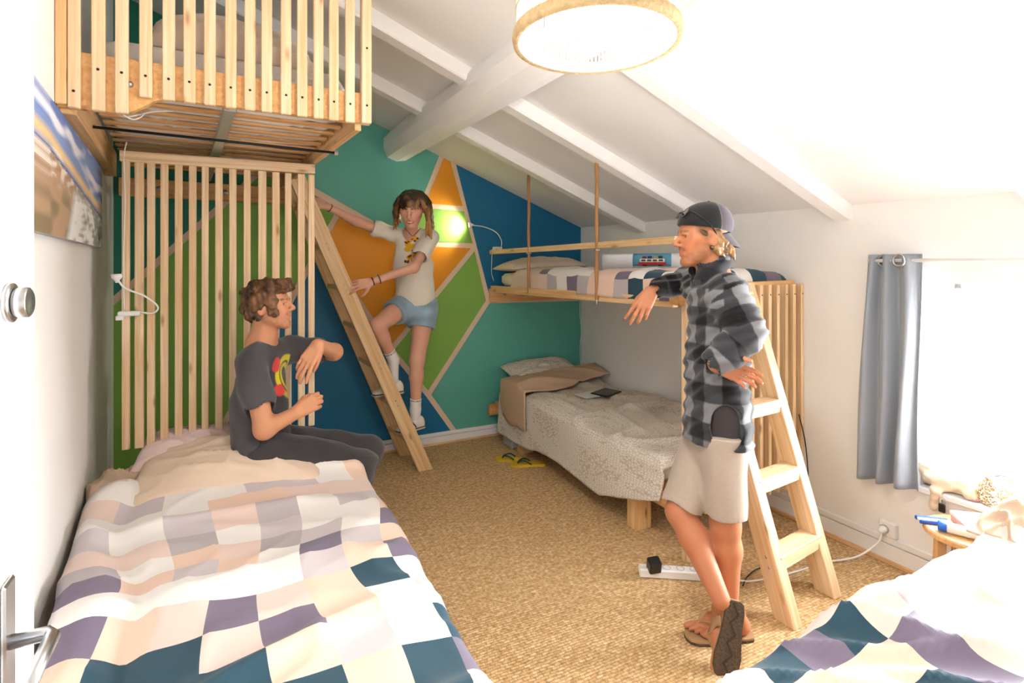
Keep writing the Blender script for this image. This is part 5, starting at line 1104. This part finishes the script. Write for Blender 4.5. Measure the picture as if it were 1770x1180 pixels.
# ================= man sitting on the bed
sm = thing('person', (.14, 2.83, .47), 'person in a charcoal t-shirt and dark trousers sitting on the bed', 'person')
SK2 = (206, 146, 108); Hs = np.array((0.123, 2.770, 1.261)); Rs = axes((.90, -.40, .13)); b2 = Sh(); T2 = head(b2, Hs, Rs, .95, True)
NB2 = (0.084, 2.813, 1.072); SN, SF = (0.037, 2.702, 1.023), (0.208, 2.929, 1.027); EN, WN = (0.089, 2.608, 0.722), (0.220, 2.585, 0.786); EF, WF = (0.423, 2.841, 1.012), (0.322, 2.645, 1.081)
b2.cone(T2(-.025, 0, -.05), NB2, .057, .062, .03); b2.chain([NB2, (0.084, 2.824, 0.921), (0.074, 2.829, 0.725), (0.073, 2.807, 0.577)], [.06, .075, .075, .08], .05)
b2.chain([SN, EN, WN], [.052, .041, .029], .03); b2.chain([SF, EF, WF], [.05, .040, .029], .03)
hand(b2, WN, np.array((0.274, 2.580, 0.815)) - np.array(WN), (.25, -.8, .5), 1, 1.0, (1.1, 1.15, 1.2, 1.25), .02, .5, tout=.5); hand(b2, WF, np.array((0.257, 2.611, 0.993)) - np.array(WF), (-.2, -.75, .62), 1, 1.02, (.22, .28, .34, .45), .09, .15, tout=.25)
HN, HF = (0.092, 2.696, 0.600), (0.135, 2.922, 0.553); KN, KF = (0.528, 2.675, 0.465), (0.597, 2.841, 0.474); AN, AF = (float(KN[0]) - .09, float(KN[1]) + .02, .09), (float(KF[0]) - .09, float(KF[1]) + .02, .09)
b2.chain([HN, KN, AN], [.07, .045, .032], .03); b2.chain([HF, KF, AF], [.07, .045, .032], .03)
for a_ in (AN, AF): foot(b2, (a_[0], a_[1], .006), axes((.95, -.3, 0)), 1 if a_ is AN else -1, 1.0)
def s_skin(V):
    C = skin_base(V, SK2, 8); return face_paint(C, V, T2, .95, SK2, (86, 56, 36), (198, 116, 100), True, (150, 104, 76))
b2.build(.0044, 'body', SKIN, sm, s_skin); eyes(sm, T2, Rs, .95, (1, -.1, .16), (80, 60, 44))
hs = Sh(); hs.ell(T2(-.024, 0, .050), (.096, .080, .082), Rs, .0); hs.ell(T2(-.060, 0, -.005), (.050, .064, .060), Rs, .03)
hair_shell(hs, T2, Rs, .95, 77, 150, .030, .4, lambda p: np.array([.6 if p[0] > .0 else -.3, p[1] * 5, .1 if p[2] > .08 else -.8]), (.015, .011), .011, wave=.004, zmin=-.028, front_z=.084, jit=.8)
for i in range(26):
    rr = np.random.default_rng(300 + i); y = rr.uniform(-.058, .058); p = np.array([.055 + rr.uniform(-.01, .012), y, .098 + rr.uniform(-.012, .014)]); hs.chain([T2(*p), T2(p[0] + .026, y * 1.05 + rr.normal() * .008, p[2] + .010), T2(p[0] + .040, y * 1.1 + rr.normal() * .012, p[2] - .014)], [.013, .011, .006], .007)
for y in (1, -1): hs.cone(T2(.022, y * .070, .035), T2(.014, y * .073, .0), .010, .006, .010)
hs.noise(.0035, fold3(78, 120, (1, 1, .4))); hs.noise(.002, SinNoise(210, 8, 3, 79))
hs.build(.0036, 'hair', HAIR, sm, hair_colour((46, 28, 17), (118, 78, 46), 44))
ts = Sh(); Rt2 = axes((.95, -.30, 0)); ts.econe((0.087, 2.823, 1.011), (0.076, 2.822, 0.810), .092, .116, Rt2, 1.45, .0); ts.econe((0.076, 2.822, 0.810), (0.093, 2.797, 0.508), .116, .142, Rt2, 1.32, .03); ts.cone(SN, SF, .062, .062, .04)
dN = nv(np.array(EN) - np.array(SN)); dF = nv(np.array(EF) - np.array(SF)); SNe = np.array(SN) + dN * .19; SFe = np.array(SF) + dF * .17
ts.cone(SN, SNe, .068, .072, .035); ts.cone(SF, SFe, .066, .068, .035)
ts.noise(.007, fold3(61, 19, (1, 1, .9))); ts.noise(.004, SinNoise(44, 8, 3, 62)); ts.cut((0.090, 2.765, 0.541), (0, 0, -1))
ts.cone(np.array(SN) + dN * .155, np.array(SN) + dN * .32, .056, .064, .0, 'sub'); ts.cone(np.array(SF) + dF * .14, np.array(SF) + dF * .3, .054, .06, .0, 'sub'); ts.cone(T2(-.025, 0, -.05), np.array(NB2) + np.array([0, 0, .012]), .066, .070, .0, 'sub')
Rp = Rt2; pc = np.array((0.084, 2.824, 0.916))
def tee_col(V):
    n = SinNoise(16, 8, 3, 63)(*V.T)[:, None]; C = np.array(lin(74, 72, 76)) * (1 + .16 * n); q = (V - pc) @ Rp; x, z = -q[:, 1], q[:, 2]; r = np.hypot(x + .015, z * .82); ok = (q[:, 0] > .03) & (segdist(V, SN, SNe)[0] > .085) & (segdist(V, SF, EF)[0] > .088)
    y_ = np.clip((.090 - r) / .006, 0, 1) * np.clip((r - .036) / .005, 0, 1) * ok; rd = np.clip((1 - np.hypot((x - .062) / .030, (z - .070) / .040)) * 5, 0, 1) * ok; rd2 = np.clip((1 - np.hypot((x - .060) / .036, (z + .052) / .032)) * 5, 0, 1) * ok; bk = np.clip((.005 - np.abs(r - .060)) / .003, 0, 1) * ok
    for w, rgb in ((y_, (224, 206, 40)), (rd, (226, 74, 74)), (rd2, (220, 70, 66)), (bk, (50, 48, 52))): C = C * (1 - w[:, None]) + np.array(lin(*rgb)) * w[:, None]
    return C
ts.build(.0046, 't_shirt', CLOTH, sm, tee_col)
tr_ = Sh(); tr_.ell((0.098, 2.794, 0.558), (.15, .18, .085), Rt2, .0)
for h_, k_, a_ in ((HN, KN, AN), (HF, KF, AF)): tr_.chain([h_, k_], [.098, .076], .03); tr_.chain([k_, a_], [.072, .058], .03)
tr_.noise(.009, fold3(64, 20, (.6, 1, 1))); tr_.noise(.004, SinNoise(48, 8, 3, 65)); tr_.cut((0, 0, .085), (0, 0, -1))
tr_.build(.005, 'trousers', CLOTH, sm, lambda V: np.array(lin(64, 60, 62)) * (1 + .1 * SinNoise(20, 8, 3, 66)(*V.T)[:, None]))

# ================= woman on the ladder
wo = thing('person', (1.119, 3.754, 0.259), 'person in a white printed t-shirt and denim shorts climbing the ladder', 'person')
SK3 = (226, 172, 146); Hw = np.array((1.084, 3.681, 1.862)); Rw_ = axes((-.44, -.82, -.38)); b3 = Sh(); T3 = head(b3, Hw, Rw_, 1.06, False)
NW = (1.114, 3.812, 1.674); SRw, SLw = (0.992, 3.909, 1.697), (1.244, 3.746, 1.670); ERw, WRw = (0.732, 3.874, 1.776), (0.525, 3.812, 1.867); ELw, WLw = (1.073, 3.586, 1.447), (0.780, 3.602, 1.349)
b3.cone(T3(-.02, 0, -.05), NW, .047, .052, .03); b3.chain([NW, (1.133, 3.847, 1.520), (1.152, 3.849, 1.324), (1.170, 3.851, 1.150)], [.055, .07, .07, .075], .05)
b3.chain([SRw, ERw, WRw], [.042, .034, .024], .03); b3.chain([SLw, ELw, WLw], [.042, .034, .024], .03)
hand(b3, WRw, np.array((0.450, 3.816, 1.911)) - np.array(WRw), (-.2, -.6, .75), 1, .92, (.5, .55, .6, .6), .05); hand(b3, WLw, np.array((0.654, 3.599, 1.324)) - np.array(WLw), (-.35, -.88, .30), 1, .95, (.30, .35, .4, .45), .12, tout=.9)
HRw, HLw = (1.077, 3.865, 1.161), (1.224, 3.823, 1.150); KRw, ARw = (0.842, 3.705, 1.038), (0.979, 3.792, 0.773); KLw, ALw = (1.138, 3.732, 0.770), (1.133, 3.758, 0.401)
for h_, k_, a_ in ((HRw, KRw, ARw), (HLw, KLw, ALw)): b3.chain([h_, k_], [.084, .054], .03); m_ = np.array(k_) * .68 + np.array(a_) * .32; b3.chain([k_, m_, a_], [.050, .049, .032], .03)
def w_skin(V):
    C = skin_base(V, SK3, 12); C = face_paint(C, V, T3, 1.06, SK3, (96, 66, 46), (196, 92, 88), False); C = paint(C, V, T3(.087, -.016, -.0612), T3(.092, 0, -.061), .0034, (244, 240, 234), .002, 1); C = paint(C, V, T3(.087, .016, -.0612), T3(.092, 0, -.061), .0034, (244, 240, 234), .002, 1)
    for u_, v_, r_ in (((0.775, 3.807, 1.760), 0, .012), ((0.815, 3.820, 1.771), 0, .007), ((0.751, 3.808, 1.747), 0, .005), ((0.797, 3.661, 1.128), 0, .010)): C = paint(C, V, u_, u_, r_ + .006, (46, 42, 44), .006, .85)
    for y in (1, -1): C = paint(C, V, T3(.086, y * .020, .007), T3(.078, y * .042, .006), .0034, (52, 36, 30), .003, .9)
    return C
b3.build(.0044, 'body', SKIN, wo, w_skin)
def band(name, c, ax, r, rr, mat): M = RotTo(Vector(list(map(float, c))), ax); tube(name, [M @ Vector((r * math.cos(2 * PI * k / 24), r * math.sin(2 * PI * k / 24), 0)) for k in range(24)], rr, mat, wo, closed=True, sides=6)
dWl = np.array(WLw) - np.array(ELw); dWr = np.array(WRw) - np.array(ERw); band('hair_tie', np.array(WLw) - nv(dWl) * .01, dWl, .027, .0035, BLACKM); band('bead_bracelet', np.array(WLw) - nv(dWl) * .055, dWl, .031, .0042, plain('bead_mix', lin(120, 110, 60), .5, noise=.5, nscale=200)); band('wrist_cord', np.array(WRw) - nv(dWr) * .02, dWr, .027, .003, plain('brown_cord', lin(70, 44, 40), .7))
hw = Sh(); hw.ell(T3(-.022, 0, .046), (.099, .086, .088), Rw_, .0)
r7 = np.random.default_rng(70)
for i in range(120):
    y = r7.choice([-1, 1]) * r7.uniform(.012, 1) ; sgn = math.copysign(1, y); x = .055 * r7.uniform(-1.7, 1.0); root = np.array([x * .8 - .005, sgn * abs(y) * .03, .118 - .25 * abs(x) * .3 - .012 * abs(y)]); L_ = r7.uniform(.25, .33) if sgn > 0 else r7.uniform(.19, .26); out = .088 + .018 * r7.random(); pts = [T3(*root)]; m = 7
    for j in range(1, m + 1):
        t = j / m; wv = .026 * math.sin(t * 12 + i) * t; xx = x * .9 - .01 + (.016 if x > .02 else -.012) * t + wv; yy = sgn * (abs(root[1]) + (out - abs(root[1])) * min(1, t * 2.2) ** .7) + sgn * (.012 * math.sin(t * 7 + i * 1.3) * t + .016 * t); zz = root[2] - L_ * max(0, t - .08) ** 1.15; pts.append(T3(xx, yy, zz))
    hw.chain(pts, [0.012 * (1 - .55 * j / m) for j in range(m + 1)], .004)
for i in range(30):
    y = -.062 + .124 * i / 29; e_ = r7.uniform(-.006, .006); xq = 1 - 3.2 * abs(y) ** 1.0 * 2; hw.chain([T3(.050, y * .6, .112), T3(.083 - .5 * abs(y) * abs(y) * 12, y, .080), T3(.094 - 9 * y * y, y * 1.15 + e_, .040 - .45 * abs(y) + e_)], [.0095, .007, .0022], .003)
hw.build(.0042, 'hair', HAIR, wo, hair_colour((42, 27, 18), (186, 134, 74), 47, (Hw[2] - .01, .24)))
tw_ = Sh(); Rb = axes((-.50, -.87, 0)); tw_.econe((1.124, 3.830, 1.628), (1.141, 3.843, 1.455), .082, .102, Rb, 1.40, .0); tw_.econe((1.141, 3.843, 1.455), (1.165, 3.848, 1.128), .102, .116, Rb, 1.32, .03); tw_.cone(SRw, SLw, .054, .054, .03)
d1 = nv(np.array(ERw) - np.array(SRw)); d2 = nv(np.array(ELw) - np.array(SLw)); tw_.cone(SRw, np.array(SRw) + d1 * .12, .054, .060, .03); tw_.cone(SLw, np.array(SLw) + d2 * .19, .058, .064, .03)
tw_.noise(.006, fold3(72, 20, (1, 1, .5))); tw_.noise(.003, SinNoise(46, 8, 3, 73)); tw_.cut((1.163, 3.843, 1.164), (.10, .0, -1)); tw_.cone(np.array(SRw) + d1 * .09, np.array(SRw) + d1 * .25, .048, .052, .0, 'sub'); tw_.cone(np.array(SLw) + d2 * .16, np.array(SLw) + d2 * .3, .05, .056, .0, 'sub'); tw_.cone(T3(-.02, 0, -.06), np.array(NW) + np.array([-.008, -.014, .034]), .055, .056, .0, 'sub')
def wt_col(V):
    C = np.tile(np.array(lin(236, 228, 216)), (len(V), 1)); m = []; rr = np.random.default_rng(5)
    for k, (x, y) in enumerate(((-.035, .10), (.01, .085), (-.02, .04), (.02, .02), (-.035, -.02), (.0, -.04), (-.07, -.065), (-.06, -.03), (.015, .055))): m.append((x, y, .030, .022, (238, 186, 40)))
    for k in range(16): m.append((rr.uniform(-.06, .045), rr.uniform(-.075, .10), .011, .008, (128, 36, 30)))
    return plane_marks(C, V, (1.122, 3.808, 1.558), Rb, m, .2)
tw_.build(.0046, 't_shirt', CLOTH, wo, wt_col)
tube('necklace', [T3(.045 - .012 * abs(k), k * .028, -.125 - .05 * (1 - abs(k) / 2.0)) for k in (-2, -1, 0, 1, 2)], .0022, plain('cord_dark', lin(70, 60, 44), .6), wo, curve=5, sides=5)
ds = Sh(); ds.econe((1.161, 3.850, 1.194), (1.159, 3.845, 1.107), .105, .108, Rb, 1.36, .0)
for h_, k_, r2 in ((HRw, KRw, .094), (HLw, KLw, .098)): ds.merge(trouser_leg(h_, np.array(h_) * .60 + np.array(k_) * .40, .100, r2), .03)
ds.noise(.004, fold3(74, 26))
def denim(V):
    n = SinNoise(60, 9, 3, 75)(*V.T)[:, None]; C = np.array(lin(150, 176, 196)) * (1 + .14 * n)
    for h_, k_ in ((HRw, KRw), (HLw, KLw)): t = (V - np.array(h_)) @ nv(np.array(k_) - np.array(h_)); e = np.linalg.norm(np.array(k_) - np.array(h_)) * .44; w = np.clip(1 - np.abs(t - e) / .012, 0, 1)[:, None] * .55 * (segdist(V, h_, k_)[0] < .11)[:, None]; C = C * (1 - w) + np.array(lin(70, 98, 124)) * w
    return C
ds.build(.0046, 'denim_shorts', CLOTH, wo, denim)
def sneaker(ank, fwd, zs, side):
    R = axes(fwd); c = (float(ank[0]), float(ank[1]), zs); Tn = LP(c, R, .95); s_ = Sh(); s_.cone(Tn(-.04, 0, .038), Tn(.055, side * .006, .042), .038, .037, .02); s_.cone(Tn(.05, 0, .04), Tn(.135, side * .01, .030), .037, .030, .02); s_.cone(Tn(-.03, 0, .07), Tn(.03, 0, .07), .036, .03, .03); s_.box(Tn(.045, 0, .013), (.115, .036, .013), R, .012, .012); s_.cut(Tn(0, 0, .0), (0, 0, -1)); s_.cut(Tn(-.02, 0, .094), (-.3, 0, 1))
    def colr(V):
        q = (V - np.array(c)) @ R / .95; C = np.tile(np.array(lin(238, 232, 222)), (len(V), 1)); w = ((q[:, 2] < .026) & (q[:, 2] > .017))[:, None]; C = np.where(w, np.array(lin(40, 52, 92)), C); w = (q[:, 2] <= .017)[:, None]; C = np.where(w, np.array(lin(224, 210, 176)), C)
        st_ = ((np.abs(q[:, 0] - .03 - (q[:, 2] - .04) * .8) < .007) | (np.abs(q[:, 0] - .055 - (q[:, 2] - .04) * .8) < .006))[:, None] & (q[:, 2] > .028)[:, None] & (np.abs(q[:, 1]) > .018)[:, None]; return np.where(st_, np.array(lin(44, 62, 110)), C)
    o = s_.build(.0042, 'sneaker', SHOE, wo, colr); return o
sneaker(np.array(ARw) + np.array([-.0, -.0, 0]), (-.93, -.15, 0), .525, 1); sneaker(np.array(ALw), (-.86, -.35, 0), .255, -1)
for k_, a_, zs in ((KRw, ARw, .54), (KLw, ALw, .27)):
    s_ = Sh(); d_ = nv(np.array(k_) - np.array(a_)); top = np.array(a_) + d_ * .085; s_.chain([top, np.array(a_), (a_[0], a_[1], zs + .06)], [.043, .038, .036], .02); s_.cut(top, d_)
    s_.build(.0042, 'sock', CLOTH, wo, lambda V, top=top, d_=d_: np.where((np.abs((V - top) @ d_ + .010) < .005)[:, None] & (np.sin(V[:, 0:1] * 900) > -.2), np.array(lin(60, 56, 60)), np.array(lin(240, 238, 236))))
